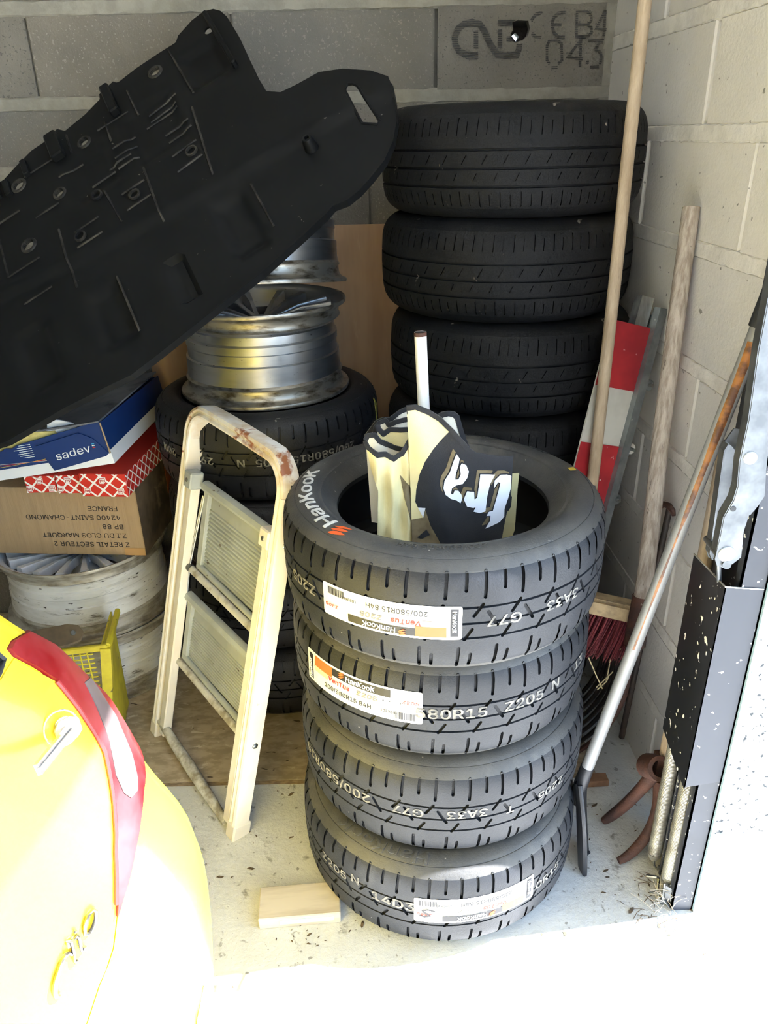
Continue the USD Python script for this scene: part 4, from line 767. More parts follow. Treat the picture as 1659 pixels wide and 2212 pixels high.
def cover_side(a, b, z0, z1, z2, z3, th=.0016):                         # a folded sheet side: lower and upper heights at a and at b
    a, b = np.array(a), np.array(b); n_ = np.array([-(b - a)[1], (b - a)[0]]); n_ = n_ / np.linalg.norm(n_) * th
    return hull([(a[0], a[1], z0), (a[0], a[1], z1), (b[0], b[1], z2), (b[0], b[1], z3), (*(a + n_), z0), (*(a + n_), z1), (*(b + n_), z2), (*(b + n_), z3)])
obj('spring_cover_side', cover_side((.5425, 1.175), (.5425, 1.045), .365, .760, .772, .335), blk_cover, t, label='glossy black side of the cover'); obj('spring_cover_front', cover_side((.5425, 1.045), (.6055, 1.045), .340, .772, .766, .352), cover_f, t)
obj('cover_lip', tube([(.5425, 1.175, .760), (.5425, 1.045, .772), (.605, 1.045, .766)], .0014, 6), spring_m, t)
def spring(x, y, z0, z1, r, label):
    k = int((z1 - z0) / .0036); a = np.linspace(0, 2 * PI * k, k * 14); P = np.stack([x + r * np.cos(a), y + r * np.sin(a), z0 + (z1 - z0) * a / a[-1]], -1)
    s = thing('door_spring', label, 'spring'); obj('coil', tube(P, .0017, 5), spring_m, s, smooth=True); obj('core', lathe([(0, z0), (r - .001, z0), (r - .001, z1), (0, z1)], 20).apply_translation((x, y, 0)), spring_m, s, smooth=40)
    obj('end_plug', lathe([(0, z0 - .022), (r * .6, z0 - .02), (r + .001, z0 - .008), (r + .0015, z0), (0, z0)], 18).apply_translation((x, y, 0)), spring_m, s, smooth=40); obj('end_hook', tube([(x, y, z0 - .015), (x + .002, y - .004, z0 - .035), (x + .008, y - .010, z0 - .040), (x + .010, y - .012, z0 - .028)], .003, 6), zinc, s, smooth=40)
spring(.5578, 1.142, .055, .42, .0125, 'left grey coil spring below the black cover of the door post'); spring(.5700, 1.085, .055, .42, .0140, 'right grey coil spring against the dark face of the door post')
obj('spring_gap_strip', trimesh.creation.box(bounds=[[.5625, 1.112, .02], [.5655, 1.118, .42]]), dk, t)
for P in ([(.530, 1.10, .035), (.545, 1.09, .045), (.556, 1.10, .028), (.55, 1.085, .012)], [(.535, 1.08, .012), (.545, 1.07, .022), (.558, 1.066, .018)], [(.556, 1.07, .05), (.552, 1.058, .020), (.566, 1.046, .004), (.578, 1.05, .03), (.566, 1.066, .052)]): obj('anchor_wire', tube(np.array(P), .0032, 6), zinc, t, smooth=40)
obj('anchor_plate', hull([(.548, 1.06, .002), (.585, 1.05, .002), (.582, 1.05, .045), (.556, 1.064, .05), (.55, 1.066, .002), (.586, 1.056, .002), (.583, 1.056, .045), (.557, 1.07, .05)]), zincp, t)
RXZ = frame((1, 0, 0), (0, 0, 1), (0, -1, 0))
arm = sg.Polygon([(.4993, 1.40), (.4996, 1.1644), (.505, 1.0683), (.5039, 1.0068), (.5081, .9683), (.5061, .9465), (.4967, .92), (.4966, .8857), (.4945, .850), (.500, .838), (.510, .8345), (.5225, .8404), (.5335, .852), (.5293, .8964), (.5323, .9236), (.5414, .939), (.5469, .9521), (.5402, 1.006), (.5332, 1.107), (.530, 1.2179), (.530, 1.40)]).buffer(-.0015).buffer(.0015)
obj('lever_arm', prism(arm, 0, .003, RXZ, (0, 1.003, 0)), zincp, t); obj('lever_flange', sweep([(.4985, 1.010, 1.40), (.4992, 1.010, 1.1644), (.5045, 1.010, 1.0683), (.5035, 1.010, 1.0068), (.5076, 1.010, .9683), (.5056, 1.010, .9465), (.4962, 1.010, .92), (.4962, 1.010, .86)], [(-.0012, -.009), (.0012, -.009), (.0012, .009), (-.0012, .009)], (0, 1, 0)), zincp, t); obj('lever_flange', sweep([(.5315, 1.010, 1.40), (.532, 1.010, 1.2), (.534, 1.010, 1.107), (.541, 1.010, 1.006), (.548, 1.010, .952), (.5422, 1.010, .938), (.533, 1.010, .922)], [(-.0012, -.009), (.0012, -.009), (.0012, .009), (-.0012, .009)], (0, 1, 0)), zincp, t)
arm2 = sg.Polygon([(.5195, .992), (.5236, .9995), (.5346, .9913), (.555, .9668), (.5589, .8981), (.5498, .8235), (.5408, .7966), (.532, .798), (.5271, .8113), (.519, .985)]).buffer(.001)
obj('lever_arm', prism(arm2, 0, .003, RXZ, (0, 1.1, 0)), zincp, t); obj('lever_flange', sweep([(.5235, 1.093, 1.0), (.519, 1.093, .99), (.5271, 1.093, .8113), (.533, 1.093, .80)], [(-.0012, -.009), (.0012, -.009), (.0012, .009), (-.0012, .009)], (0, 1, 0)), zincp, t)
for c, r in (((.5105, .9985, .8583), .0125), ((.5165, .9985, 1.0128), .0095)): obj('rivet_head', lathe([(0, .004), (r * .55, .0036), (r * .95, .0012), (r, 0), (r, -.003)], 22).apply_transform(T4(c, RXZ)), nylon, t, smooth=40)
obj('pivot_hole', lathe([(0, .0004), (.0042, .0004), (.0042, -.0004)], 14).apply_transform(T4((.507, .9995, .9336), RXZ)), blk, t); obj('pivot_pin', tube([(.512, .995, .842), (.530, 1.11, .825)], .0065, 12), zincp, t, smooth=40); obj('pull_rod', tube([(.522, 1.05, .835), (.560, 1.09, .72), (.560, 1.10, .42)], .004, 8), zincp, t, smooth=40)
obj('bracket', prism(sg.Polygon([(.535, .985), (.548, 1.01), (.60, 1.00), (.60, .94), (.565, .95)]), 0, .003, RXZ, (0, 1.13, 0)), zincp, t)

# ================================================================ pole and flag in the top tyre
t = thing('white_pole', 'white painted metal pole with a rusty rim, standing in the front tyre stack', 'pole')
poleP = np.array([(.118, 1.36, .10), (.0712, 1.36, 1.1165)]); pd = unit(poleP[1] - poleP[0])
obj('tube', tube(poleP, .0110, 20, caps=False), mat('white_pole_enamel', (240, 238, 232), .35, specks=((150, 110, 80), 70, .74)), t, smooth=40); obj('rusty_rim', tube([poleP[1] - pd * .006, poleP[1] + pd * .001], [.0113, .0112], 20, caps=False), rust, t, smooth=40); obj('tube_inside', tube([poleP[1], poleP[1] - pd * .1], [.0098, .0098], 16), dark_iron, t)
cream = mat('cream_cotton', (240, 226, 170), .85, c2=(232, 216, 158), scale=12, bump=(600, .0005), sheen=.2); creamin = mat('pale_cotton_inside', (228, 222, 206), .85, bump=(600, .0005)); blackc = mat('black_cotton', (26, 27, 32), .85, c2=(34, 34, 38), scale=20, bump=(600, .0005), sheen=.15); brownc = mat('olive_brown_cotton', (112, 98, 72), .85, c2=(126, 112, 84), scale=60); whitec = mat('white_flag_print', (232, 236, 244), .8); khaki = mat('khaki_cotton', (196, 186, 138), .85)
fl = thing('flag', 'bunched black and cream cloth flag with large upside-down white letters, stuffed in the top tyre', 'flag')
def drape(poly, Y, off=0.0, th=.0012, step=.008):
    """cloth piece: a polygon in (x, z) laid on the folded sheet y = Y(x, z), facing the viewer's side, with thickness"""
    p = poly if isinstance(poly, sg.base.BaseGeometry) else sg.Polygon(poly)
    v, f = grid_cut(p.buffer(0), step); y = Y(v[:, 0], v[:, 1]) - off
    a = np.c_[v[:, 0], y, v[:, 1]]; b = a + [0, th, 0]; out = [tm((a, f)), tm((b, f[:, ::-1]))]
    for g in getattr(p, 'geoms', [p]):
        c = np.array(g.exterior.segmentize(step).coords); yy = Y(c[:, 0], c[:, 1]) - off; n = len(c); q = np.vstack([np.c_[c[:, 0], yy, c[:, 1]], np.c_[c[:, 0], yy + th, c[:, 1]]]); out.append(tm((q, np.array([[i, i + 1, n + i + 1, n + i] for i in range(n - 1)]))))
    return cat(out)
YF = lambda x, z: 1.188 + 2.6 * (x - .135) ** 2 + .0022 * np.sin(x * 90 + z * 25) + .05 * np.maximum(.9 - z, 0)
TOPF = [(.0411, 1.0276), (.055, 1.0309), (.0758, 1.0232), (.095, 1.0119), (.1145, .993), (.1307, .974), (.1435, .9586), (.1544, .9498), (.1796, .9425), (.22, .9358)]
outF = sg.Polygon(TOPF + [(.2207, .8729), (.2102, .7885), (.20, .70), (.05, .70), (.0489, .7883), (.0466, .8871), (.0434, .9741)])
blackP = sg.Polygon([(.1145, .998), (.0972, .9766), (.0832, .9581), (.0709, .9374), (.062, .9124), (.0565, .8828), (.0547, .8567), (.0593, .8464), (.0685, .8276), (.0721, .844), (.0806, .8149), (.0978, .7817), (.112, .69), (.24, .69), (.24, .96), (.15, .99)]).intersection(outF)
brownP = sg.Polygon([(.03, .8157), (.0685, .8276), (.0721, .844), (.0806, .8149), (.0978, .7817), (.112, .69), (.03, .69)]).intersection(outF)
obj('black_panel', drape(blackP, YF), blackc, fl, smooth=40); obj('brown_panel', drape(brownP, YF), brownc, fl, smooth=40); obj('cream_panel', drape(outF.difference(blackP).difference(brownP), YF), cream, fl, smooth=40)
hemF = sg.LineString(TOPF).buffer(.0042, cap_style='flat').union(sg.LineString([(.0411, 1.0276), (.0416, 1.018)]).buffer(.0006))
obj('hem', drape(hemF, YF, .0014, .004), blackc, fl, smooth=40, label='black hem')
A_ = [(.1223, .9534), (.1278, .9456), (.1263, .9341), (.1222, .9168), (.1215, .906), (.1269, .9069), (.1303, .9166), (.1282, .9302), (.1316, .9369), (.1388, .9338), (.1436, .9221), (.1412, .9105), (.1343, .8988), (.1236, .8951), (.1164, .8894), (.1148, .8794), (.1185, .8773), (.121, .8853), (.1274, .8851), (.133, .877), (.1342, .8689), (.1316, .8609), (.1251, .8661), (.115, .8694), (.1057, .8776), (.1019, .8897), (.1035, .9035), (.1123, .919), (.1181, .9401)]
R_ = [(.1636, .9148), (.1899, .9103), (.1816, .8937), (.1771, .8699), (.1753, .8436), (.1652, .8417), (.1541, .8451), (.1584, .8542), (.1539, .8522), (.1428, .8545), (.1369, .8689), (.1419, .8848), (.1538, .8835), (.1552, .8684), (.1596, .8723), (.1616, .8942)]
T_ = [(.2185, .9047), (.219, .8809), (.2155, .8609), (.2105, .8406), (.2110, .8251), (.2033, .816), (.1886, .8122), (.1766, .8094), (.1844, .8227), (.185, .833), (.1775, .8343), (.1818, .8413), (.1892, .8412), (.1939, .8614), (.1976, .8794), (.1997, .8933), (.196, .8954), (.1892, .8846), (.1895, .8995), (.199, .9091), (.2098, .9088)]
for L in (A_, R_, T_):
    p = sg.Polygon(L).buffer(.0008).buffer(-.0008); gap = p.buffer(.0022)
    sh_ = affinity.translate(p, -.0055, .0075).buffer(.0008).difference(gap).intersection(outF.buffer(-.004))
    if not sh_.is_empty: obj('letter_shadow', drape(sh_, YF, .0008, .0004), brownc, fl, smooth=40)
    obj('letter', drape(p.intersection(outF), YF, .0012, .0004), whitec, fl, smooth=40, label='large white letter printed upside down')
obj('white_patch', drape([(.0593, .8464), (.0721, .8481), (.0685, .8276)], YF, .001, .0004), whitec, fl); obj('black_band', drape([(.0583, .787), (.0742, .8045), (.0798, .7949), (.0677, .7857)], YF, .001, .0004), blackc, fl)
YS = lambda x, z: 1.238 + .3 * (x - .2)
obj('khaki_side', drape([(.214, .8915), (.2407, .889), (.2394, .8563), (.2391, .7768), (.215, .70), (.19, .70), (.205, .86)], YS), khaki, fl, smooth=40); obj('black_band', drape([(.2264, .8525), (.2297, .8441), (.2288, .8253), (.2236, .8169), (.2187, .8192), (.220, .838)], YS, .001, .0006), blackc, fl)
YB_ = lambda x, z: 1.298 + .02 * np.sin(x * 40)
FLAP = [(.0972, .9831), (.1065, .9907), (.1158, .9929), (.1252, .9913), (.132, .9842), (.1371, .9663), (.1453, .94), (.1535, .9194)]
obj('white_flap', drape(FLAP + [(.15, .80), (.09, .80)], YB_), creamin, fl, smooth=40); obj('hem', drape(sg.LineString(FLAP).buffer(.0045, cap_style='flat'), YB_, .0014, .004), blackc, fl, smooth=40)
foldy = lambda x, z: .006 * np.sin(x * 230 + 1.0) * np.clip((.96 - z) / .06, 0, 1) + .003 * np.sin(x * 110 + z * 60)
def sheet_(top, lo, Y, mm, hem=.0045, hemo=.0014):
    obj('cloth_fold', drape(top + lo, Y), mm, fl, smooth=40); obj('hem', drape(sg.LineString(top).buffer(hem, cap_style='flat'), Y, hemo, .004), blackc, fl, smooth=40)
Y1 = lambda x, z: 1.212 + foldy(x, z) + 6 * (x - .012) ** 2
obj('cream_bundle', drape([(-.0286, .9625), (-.0242, .9555), (-.0092, .945), (.005, .944), (.0195, .9363), (.032, .945), (.0455, .9666), (.052, .70), (-.016, .70), (-.013, .7877), (-.009, .8773), (-.0209, .9137)], Y1, step=.004), cream, fl, smooth=40)
obj('hem', drape(sg.LineString([(-.0286, .9645), (-.0242, .9555), (-.0092, .945), (.005, .944), (.0195, .9363), (.032, .945), (.0455, .9666)]).buffer(.0042), Y1, .0014, .004, .004), blackc, fl, smooth=40)
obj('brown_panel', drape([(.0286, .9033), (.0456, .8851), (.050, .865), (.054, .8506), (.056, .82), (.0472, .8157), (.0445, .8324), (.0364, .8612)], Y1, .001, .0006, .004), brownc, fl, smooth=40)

for top, Yc, mm in (([(-.029, .9588), (-.0251, .9665), (-.0132, .9691), (-.0052, .9582), (.0074, .9501), (.0202, .9439), (.0348, .9416)], 1.245, creamin), ([(-.0074, .9801), (-.0058, .9723), (.0023, .9613), (.0136, .9699), (.0265, .9705), (.045, .9691)], 1.265, cream),
                    ([(-.0136, .9543), (-.0114, .9691), (-.0047, .9759), (.0066, .9795), (.0111, .9716), (.0252, .9781), (.0458, .9806)], 1.285, creamin), ([(-.0302, .9422), (-.0203, .9561), (-.0104, .9689), (.003, .9746), (.0143, .9753), (.0296, .9869), (.0457, .9934)], 1.305, creamin)):
    sheet_(top, [(top[-1][0], .80), (top[0][0] + .006, .80)], lambda x, z, c=Yc: c + .003 * np.sin(x * 150 + c * 40), mm, .0040)

# ================================================================ the yellow car's rear corner
paint_y = mat('yellow_car_paint', (238, 206, 44), .34, coat=.25, c2=(240, 209, 50), scale=2); lampred = mat('dusty_red_lamp_plastic', (128, 16, 20), .4, c2=(150, 54, 56), scale=10, lo=.40, hi=.66, coat=.1, spec=.3, c3=(124, 12, 16), s3=6, r3=(.55, .66)); lampclear = mat('frosted_clear_lamp_plastic', (112, 98, 96), .4, c2=(98, 82, 80), scale=12, coat=.1)
lampamber = mat('pale_red_lamp_edge', (150, 50, 50), .4); carglass = mat('dark_car_glass', (16, 18, 20), .08, coat=.4); seal = mat('black_rubber_seal', (22, 22, 22), .6); chrome_b = mat('badge_chrome', (120, 116, 110), .2, .9); chrome = mat('bright_chrome', (232, 228, 222), .25, .9)
CR = np.array([.835, .55]); CK = np.array([.55, -.835]); RC = .14
CZ = np.array([.14, .25, .33, .38, .49, .56, .62, .67, .72, .755, .81, .858, .905, .946, .977, 1.007, 1.06, 1.15, 1.28, 1.38, 1.42])
CX = np.array([-.34, -.284, -.2644, -.2578, -.2484, -.2461, -.2502, -.262, -.280, -.2905, -.3011, -.3115, -.3306, -.3464, -.3671, -.3841, -.412, -.46, -.53, -.60, -.66])
CY = np.array([.66, .694, .7018, .7043, .7077, .7085, .707, .7022, .696, .6915, .6869, .6823, .6732, .6652, .654, .6442, .630, .603, .56, .51, .47])
def car_surf(s, z, off=0.0):
    """body skin: s runs along the plan outline (rear face < 0, rounded corner, flank beyond), z is the height"""
    s = np.asarray(s, float); z = np.asarray(z, float); x = np.interp(z, CZ, CX); y = np.interp(z, CZ, CY)
    nx, ny = y / .75, -x / .75; cx, cy = x - RC * nx, y - RC * ny; a = np.clip(s / RC, 0, PI / 2); r = RC + off
    px = cx + r * (np.cos(a) * CK[0] + np.sin(a) * CR[0]); py = cy + r * (np.cos(a) * CK[1] + np.sin(a) * CR[1])
    back = np.minimum(s, 0); side = np.maximum(s - RC * PI / 2, 0); bow = .05 * (1 - ((back + .6) / .6) ** 2) * (back < 0)
    px = px + back * CR[0] + bow * CK[0] - side * (CK[0] + .4 * CR[0]); py = py + back * CR[1] + bow * CK[1] - side * (CK[1] + .4 * CR[1])
    return np.stack([px, py, z + 0 * px], -1)
def skin(poly, off=0.0, step=.03, rim=True, th=.004):
    p = poly if isinstance(poly, sg.base.BaseGeometry) else sg.Polygon(poly)
    v, f = grid_cut(p.buffer(0), step); out = [tm((car_surf(v[:, 0], v[:, 1], off), f))]
    if rim:
        for g in getattr(p, 'geoms', [p]):
            c = np.array(g.exterior.segmentize(step).coords); n = len(c); q = np.vstack([car_surf(c[:, 0], c[:, 1], off), car_surf(c[:, 0], c[:, 1], off - th)]); out.append(tm((q, np.array([[i, i + 1, n + i + 1, n + i] for i in range(n - 1)]))))
    return cat(out)
car = thing('yellow_car', 'rear corner of a bright yellow hatchback with red tail lamp and key in its lock', 'car')
LAMP = sg.Polygon([(.031, .684), (.041, .699), (.058, .725), (.087, .773), (.108, .813), (.126, .849), (.138, .875), (.150, .909), (.158, .947), (.163, .971), (.162, .990), (.167, .997), (.183, .995), (.20, .987), (.25, .96), (.265, .90), (.25, .82), (.215, .775), (.185, .772), (.148, .769), (.125, .757), (.093, .737), (.069, .717), (.048, .700)]).buffer(.002).buffer(-.002)
CLEAR = sg.Polygon([(.215, .895), (.190, .871), (.177, .847), (.165, .815), (.149, .791), (.138, .784), (.124, .789), (.119, .803), (.123, .828), (.137, .854), (.16, .880), (.19, .91)]).buffer(.003).buffer(-.002)
SEAM = [(.031, .683), (.020, .667), (.007, .644), (-.006, .627), (-.023, .606), (-.048, .565), (-.10, .50), (-.20, .47), (-1.25, .47)]
left_lamp_edge = [(.041, .699), (.058, .725), (.087, .773), (.108, .813), (.126, .849), (.138, .875), (.150, .909), (.158, .947), (.160, .988)]
gate = sg.Polygon([(-1.25, .47)] + SEAM[::-1][1:] + left_lamp_edge + [(.14, .989), (.10, .986), (-1.25, .986)]).buffer(0).difference(LAMP)
glass = sg.Polygon([(-1.15, .992), (.12, .992), (.150, .996), (.156, 1.02), (.13, 1.36), (-1.12, 1.36)])
upper = sg.Polygon([(-1.25, .47), (-1.25, 1.42), (1.2, 1.42), (1.2, .30), (-1.25, .30)]).difference(gate.buffer(.0012)).difference(LAMP.buffer(.0008)).difference(glass)
obj('tailgate', skin(gate, 0, .03), paint_y, car, smooth=60, label='yellow tailgate panel'); obj('rear_quarter', skin(upper, 0, .03), paint_y, car, smooth=60)
obj('bumper', skin(sg.box(-1.25, .16, 1.2, .2995), .0, .03), paint_y, car, smooth=60); obj('seam_backing', skin(gate.buffer(.006).union(LAMP.buffer(.006)), -.006, .03, False), seal, car, smooth=60)
lm = obj('tail_lamp', skin(LAMP.difference(CLEAR.buffer(.0005)), .004, .012, th=.012), lampred, car, smooth=60, label='long dusty red tail lamp'); obj('clear_section', skin(CLEAR, .0046, .008, th=.006), lampclear, lm, smooth=60, label='frosted pale section of the lamp')
pl_ = np.array(sg.LineString(left_lamp_edge[:-1]).segmentize(.01).coords); obj('lamp_seal', tube(car_surf(pl_[:, 0] - .001, pl_[:, 1], .002), .0024, 6), lampamber, lm, smooth=40)
obj('rear_window', skin(glass, -.002, .04), carglass, car, smooth=60); pg = np.array(glass.exterior.segmentize(.03).coords)[:-1]; obj('window_seal', tube(car_surf(pg[:, 0], pg[:, 1], .0), .004, 6, closed=True), seal, car, smooth=40)
top_ = car_surf(np.linspace(-1.25, 1.2, 60), np.full(60, 1.42)); far_l = car_surf(np.full(20, -1.25), np.linspace(.16, 1.42, 20)); fwd = np.array([-.884, .615, 0]) * 1.0
rf = sg.Polygon(np.vstack([top_[:, :2], [top_[0, :2] + fwd[:2] * 1.0]])).buffer(0); obj('roof', prism(rf, 1.405, 1.421), paint_y, car, smooth=30)
q = np.vstack([far_l, far_l + fwd]); obj('left_side', tm((q, np.array([[i, i + 1, 21 + i, 20 + i] for i in range(19)]))), paint_y, car, smooth=60)
obj('bumper_strip', skin([(.083, .36), (.112, .36), (.135, .399), (.108, .443), (.088, .41)], .004, .01), mat('grey_bumper_rubber', (168, 170, 166), .6), car, smooth=40, label='grey rubber bumper corner')
wh = place(lathe([(.0, -.08), (.18, -.085), (.20, -.075), (.265, -.07), (.285, -.05), (.29, 0), (.285, .05), (.265, .07), (.2, .07), (.18, .06), (0, .05)], 48), (-.82, 1.02, .29), axes_from((0, 0, 1), (.615, .884, 0)) @ np.eye(3)); obj('rear_wheel', wh, rubber_dark, car, smooth=40)
# lock, key and ring
kp = car_surf(.118, .911); kn = unit(np.r_[CK * .8 + CR * .35, .35]); kx = unit(np.cross(kn, [0, 0, 1])); KR = frame(kx, np.cross(kn, kx), kn)
obj('lock_barrel', lathe([(0, .004), (.009, .004), (.0125, .0025), (.0135, -.004)], 24).apply_transform(T4(kp, KR)), chrome, car, smooth=30)
key = obj('key', prism(sg.Polygon([(-.0125, -.004), (-.011, .007), (-.004, .0105), (.006, .010), (.0125, .004), (.012, -.006), (.005, -.0115), (-.006, -.010)]).buffer(.001), .007, .0092, KR, kp), chrome, car, label='chrome key in the lock')
ke = np.array([-.3115, .5139, .9319]); ks = kp + kn * .012; kd = unit(ke - ks); kw = unit(np.cross(kd, kn))
obj('key_blade', cat([sweep([ks, (ks + ke) / 2, ke], [(-.0055, -.0022), (.0055, -.0022), (.0055, .0022), (-.0055, .0022)], kn), sweep([ks + kn * .002, ke + kn * .001], [(-.002, -.001), (.002, -.001), (.002, .0025), (-.002, .0025)], kn)]), chrome, key)
aa = np.linspace(0, 2 * PI, 29)[:-1]; rc_ = kp + kn * .010 + KR @ [.006, -.006, 0] ; obj('key_ring', tube(rc_ + .0175 * (np.cos(aa)[:, None] * KR[:, 0] + np.sin(aa)[:, None] * (KR[:, 1] * .95 + kn * .15)), .0009, 6, closed=True), chrome, key, smooth=40)
# script badge
bd = obj('badge', tube(car_surf(*np.array([(-.023, .674), (-.0235, .678), (-.027, .6785), (-.031, .6765), (-.036, .672), (-.042, .665), (-.048, .658), (-.053, .650), (-.0575, .641), (-.059, .635), (-.057, .632), (-.0545, .632)]).T, .003), [.0015, .002, .0022, .0022, .0022, .0024, .0026, .0028, .0028, .0025, .002, .0012], 7), chrome_b, car, smooth=40, label='chrome script badge reading Clio')
for nm, L, r in (('badge_letter', [(-.0195, .686), (-.016, .6935), (-.014, .692), (-.017, .684), (-.0215, .674), (-.0255, .665), (-.026, .662), (-.023, .663)], .0020), ('badge_letter', [(-.0095, .6915), (-.007, .694), (-.0075, .688), (-.011, .680), (-.0145, .672), (-.0135, .670), (-.010, .674)], .0020), ('badge_letter', [(-.0055, .6990), (-.0035, .7005)], .0021)):
    obj(nm, tube(car_surf(*np.array(L).T, .003), r, 7), chrome_b, bd, smooth=40)
ol = np.array([(.022, .713), (.016, .711), (.009, .704), (.003, .696), (-.001, .688), (.003, .687), (.010, .693), (.017, .701), (.022, .709)]); obj('badge_letter', tube(car_surf(*ol.T, .003), .0021, 7, closed=True), chrome_b, bd, smooth=40)

# ================================================================ odds and ends on the floor
yp = mat('yellow_basket_plastic', (206, 190, 50), .5, c2=(184, 166, 48), scale=14, specks=((110, 96, 50), 40, .70))
t = thing('plastic_basket', 'small yellow lattice plastic basket between the white wheels and the car', 'basket', (-.69, 1.515, .0), rotz(.15) @ rotx(.0))
for (x0, x1, z0, z1, y) in [(-.24, .022, .335, .352, 0)]:
    obj('rim', rbox(x1 - x0, .012, z1 - z0, .003, ((x0 + x1) / 2, y, (z0 + z1) / 2)), yp, t); obj('rim', rbox(.012, .16, z1 - z0, .003, (x1, .08, (z0 + z1) / 2)), yp, t)
hs = [rbox(.0035, .004, .155, .001, (-.23 + .0165 * i, .012 - .0, .255)) for i in range(13)] + [rbox(.215, .004, .0035, .001, (-.125, .012, .185 + .0135 * j)) for j in range(11)]
obj('lattice_side', cat(hs), yp, t, kind='stuff'); obj('corner_post', sweep([(.018, .0, .345), (.004, .004, .24), (-.012, .010, .15), (-.014, .012, .05)], [(-.012, -.010), (.012, -.010), (.012, .010), (-.012, .010)], (0, 1, 0)), yp, t, smooth=30)
obj('end_panel', prism([(0, .05), (.14, .05), (.16, .335), (0, .335)], 0, .004, frame((0, 1, 0), (0, 0, 1), (1, 0, 0)), (.0, .012, 0)), yp, t); obj('base', rbox(.23, .15, .03, .003, (-.125, .085, .045)), yp, t); obj('leg', cat([rbox(.02, .02, .045, .003, (x, y, .0225)) for x in (-.22, -.03) for y in (.03, .14)][:1]), yp, t)
for x, y in ((-.22, .14), (-.03, .03), (-.03, .14)): obj('leg', rbox(.02, .02, .045, .003, (x, y, .0225)), yp, t)
brn = mat('brown_rusted_plate', (92, 78, 58), .7, c2=(72, 60, 46), scale=14)
t = thing('rusty_bracket', 'flat brown rusty bracket with a hole, lying on the yellow basket beside the white wheels', 'bracket', (-.795, 1.500, .362), rotz(.08) @ rotx(.50))
obj('plate', prism(sg.Polygon([(-.20, -.03), (-.03, -.035), (.055, -.022), (.082, -.012), (.086, .006), (.074, .020), (.05, .024), (-.03, .012), (-.20, .016)]).buffer(.004).difference(sg.Point(.068, .003).buffer(.0055)), .045, .053), brn, t); obj('bolt', lathe([(0, .058), (.005, .058), (.006, .053), (.006, .04), (0, .04)], 12).apply_translation((.068, .003, 0)), zinc, t)
t = thing('brown_offcut', 'dark brown wooden offcut standing beside the white wheels', 'board', (-1.04, 1.66, .0125), rotz(.5)); obj('plank', rbox(.06, .018, .36, .002, (0, 0, .18)), mat('dark_brown_board', (86, 74, 56), .8, c2=(70, 60, 46), scale=12, stretch=(4, 4, 1)), t)
pine = mat('dusty_pine_plank', (206, 194, 174), .8, c2=(184, 170, 148), scale=9, lo=.4, hi=.65, stretch=(.6, 5, 5), specks=((120, 104, 84), 40, .73)); 
t = thing('pine_plank', 'short pale pine plank on the floor at the left foot of the front stack', 'plank', (-.195, 1.066, 0), rotz(.07)); obj('plank', cat([rbox(.165, .075, .030, .002, (.005, 0, .0151))]), pine, t); obj('paint_smear', trimesh.creation.box(bounds=[[-.035, -.0382, .010], [.074, -.0374, .022]]), mat('pale_blue_paint_smear', (168, 190, 190), .6, c2=(200, 196, 182), scale=60, stretch=(.5, 1, 4)), t)
t = thing('wood_offcut', 'small reddish wood offcut on the floor behind the shovel blade', 'offcut', (.500, 1.392, 0), rotz(.05)); obj('offcut', rbox(.06, .03, .018, .002, (0, 0, .0091)), mat('reddish_offcut', (150, 112, 84), .8, c2=(126, 92, 66), scale=20), t)
# litter
leaf_m = mat('dead_leaf_litter', (112, 92, 66), .85, c2=(78, 66, 52), scale=200, wpos=True)
rl = random.Random(11); bits = []
def leaf(x, y, z, s):
    a = rl.uniform(0, 2 * PI); pts = np.array([(-1, 0, 0), (-.3, .35, .18), (.5, .28, .05), (1, 0, .25), (.4, -.3, .1), (-.3, -.28, .22)]) * s; v = pts @ rotz(a).T + [x, y, z]; return tm((v, np.array([[0, 1, 5], [1, 4, 5], [1, 2, 4], [2, 3, 4]])))
for _ in range(90):
    x, y = rl.choice([(rl.uniform(-.4, .85), rl.uniform(.35, 1.0)), (rl.gauss(.53, .05), rl.gauss(1.06, .05)), (rl.uniform(.36, .58), rl.uniform(1.05, 1.38)), (rl.uniform(-.5, .0), rl.uniform(1.05, 1.4)), (rl.gauss(-.16, .05), rl.gauss(1.0, .03))])
    bits.append(leaf(x, y, .0012, rl.choice([.0025, .004, .004, .006, .009]) * rl.uniform(.7, 1.3)))
bits += [tube([(x, y, .002), (x + dx, y + dy, .004), (x + dx * 2, y + dy * 1.6, .003)], .0007, 4) for x, y, dx, dy in [(rl.gauss(.545, .03), rl.gauss(1.055, .03), rl.uniform(-.015, .015), rl.uniform(-.015, .015)) for _ in range(30)]]
p = obj('leaf_litter', cat(bits), leaf_m, None); tag(p, 'scattered dead leaf crumbs and straw bits on the pale floor', 'litter', None, 'stuff')
web = mat('cobweb_fluff', (196, 186, 170), .9); rw = random.Random(3); ww = []
for _ in range(46):
    c = np.array([rw.gauss(.556, .012), rw.gauss(1.055, .012), abs(rw.gauss(.012, .012)) + .001]); d = np.array([rw.gauss(0, .02), rw.gauss(0, .02), rw.uniform(-.004, .016)]); ww.append(tube([c, c + d * .5 + [0, 0, .004], c + d], .0006, 4))
p = obj('cobweb_tangle', cat(ww), web, None); tag(p, 'tangle of grey cobweb and straw at the foot of the door post', 'cobweb', None, 'stuff')

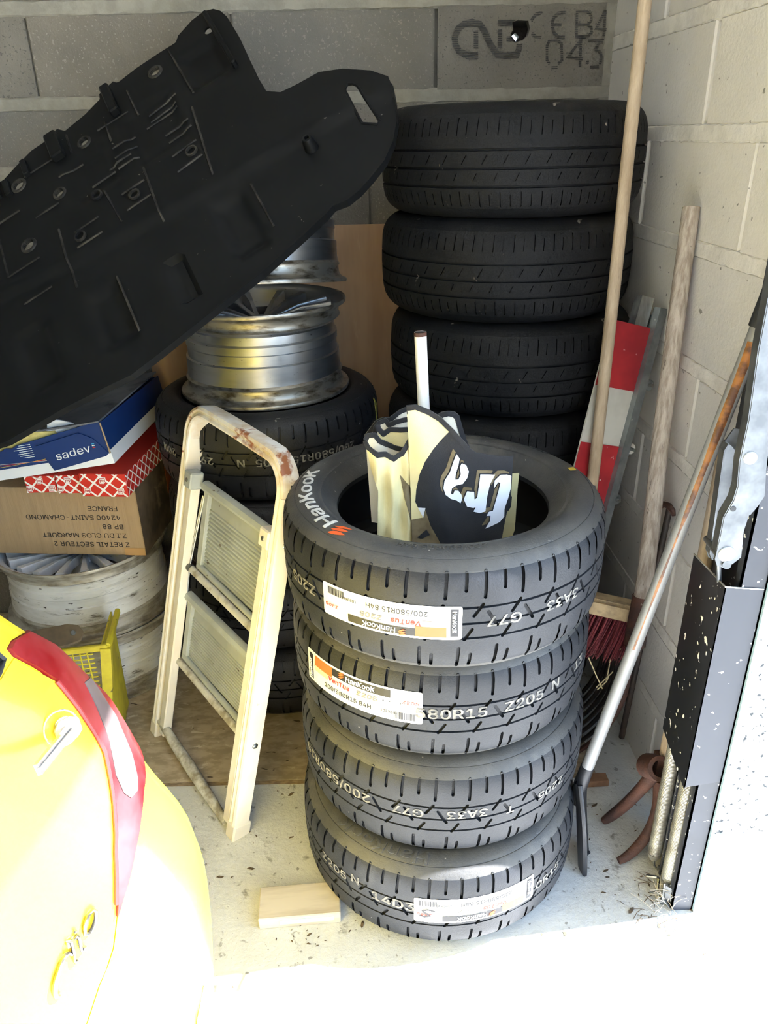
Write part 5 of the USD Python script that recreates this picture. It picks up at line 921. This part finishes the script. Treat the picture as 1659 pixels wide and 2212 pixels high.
# ================================================================ printed marks on the knocked-through block
print_m = mat('block_stamp_ink', (74, 72, 70), .9, c2=(58, 57, 56), scale=120, wpos=True)
def stamp(shape, name, label=None):
    """ink stamped as short horizontal dashes on the block face"""
    x0, z0, x1, z1 = shape.bounds; rows = shapely.union_all([sg.box(x0 - .01, z, x1 + .01, z + .0030) for z in np.arange(z0, z1, .0046)]); p_ = shape.intersection(rows).difference(sg.Polygon(BREAK).buffer(.001))
    g = [q for q in getattr(p_, 'geoms', [p_]) if q.geom_type == 'Polygon' and q.area > 2e-7]
    if g: obj(name, cat([prism(q, 0, .0009, front, (0, YB - .0012, 0)) for q in g]), print_m, wb, label=label)

LS = lambda *ls, w=.0085: shapely.union_all([sg.LineString(l).buffer(w / 2, cap_style='flat', join_style='mitre') for l in ls])
stamp(LS([(.2573, 1.604), (.2311, 1.6033), (.2102, 1.6132), (.2003, 1.6275), (.1986, 1.6416), (.2064, 1.6601), (.2211, 1.6702), (.24, 1.6733), (.2592, 1.6684), (.2706, 1.6543), (.2824, 1.633), (.294, 1.6163), (.3056, 1.6042), (.3277, 1.6026), (.3525, 1.6033), (.3574, 1.6151), (.3581, 1.6269)], [(.3026, 1.671), (.346, 1.6702)], w=.0145).union(LS([(.2501, 1.6558), (.2513, 1.6183)], [(.3086, 1.657), (.3105, 1.6172)], [(.326, 1.6369), (.3424, 1.6366)], w=.011)), 'printed_mark', 'dark dashed maker mark stamped on the block')
stamp(LS([(.4098, 1.6908), (.3938, 1.6865), (.3863, 1.6775), (.3839, 1.673)], [(.3869, 1.6474), (.3969, 1.6402), (.4107, 1.6388)], [(.4653, 1.6898), (.4479, 1.6878), (.4377, 1.6788), (.4347, 1.6651), (.44, 1.6487), (.4517, 1.6392), (.4683, 1.6377)], [(.4334, 1.664), (.458, 1.6635)], w=.0072), 'printed_mark', 'dark dashed CE stamp')
stamp(LS([(.5204, 1.6367), (.4969, 1.6383), (.4935, 1.6910), (.518, 1.6899), (.5282, 1.6817), (.5294, 1.6702), (.5205, 1.6635), (.4946, 1.664)], [(.5205, 1.6635), (.5321, 1.6563), (.533, 1.647), (.5256, 1.639), (.4969, 1.6383)], [(.5620, 1.6924), (.543, 1.6537), (.569, 1.6519)], [(.5620, 1.6924), (.5635, 1.6366)], w=.0058), 'printed_mark', 'dark dashed stamp B4')
stamp(LS([(.4563, 1.5822), (.4654, 1.5893), (.4611, 1.6249), (.4495, 1.6322), (.4305, 1.6302), (.4257, 1.6209), (.428, 1.59), (.4355, 1.5814)], [(.4403, 1.5734), (.4555, 1.5738)], [(.5085, 1.6323), (.48, 1.5961), (.5165, 1.5907)], [(.5085, 1.6323), (.5111, 1.574)], [(.5255, 1.5833), (.5324, 1.5832)], [(.5265, 1.6296), (.5600, 1.6301), (.5448, 1.6116), (.5593, 1.6042), (.5627, 1.5922), (.5606, 1.5791)], [(.5362, 1.5728), (.5584, 1.5731)], w=.0062), 'printed_mark', 'dark dashed stamp 043')
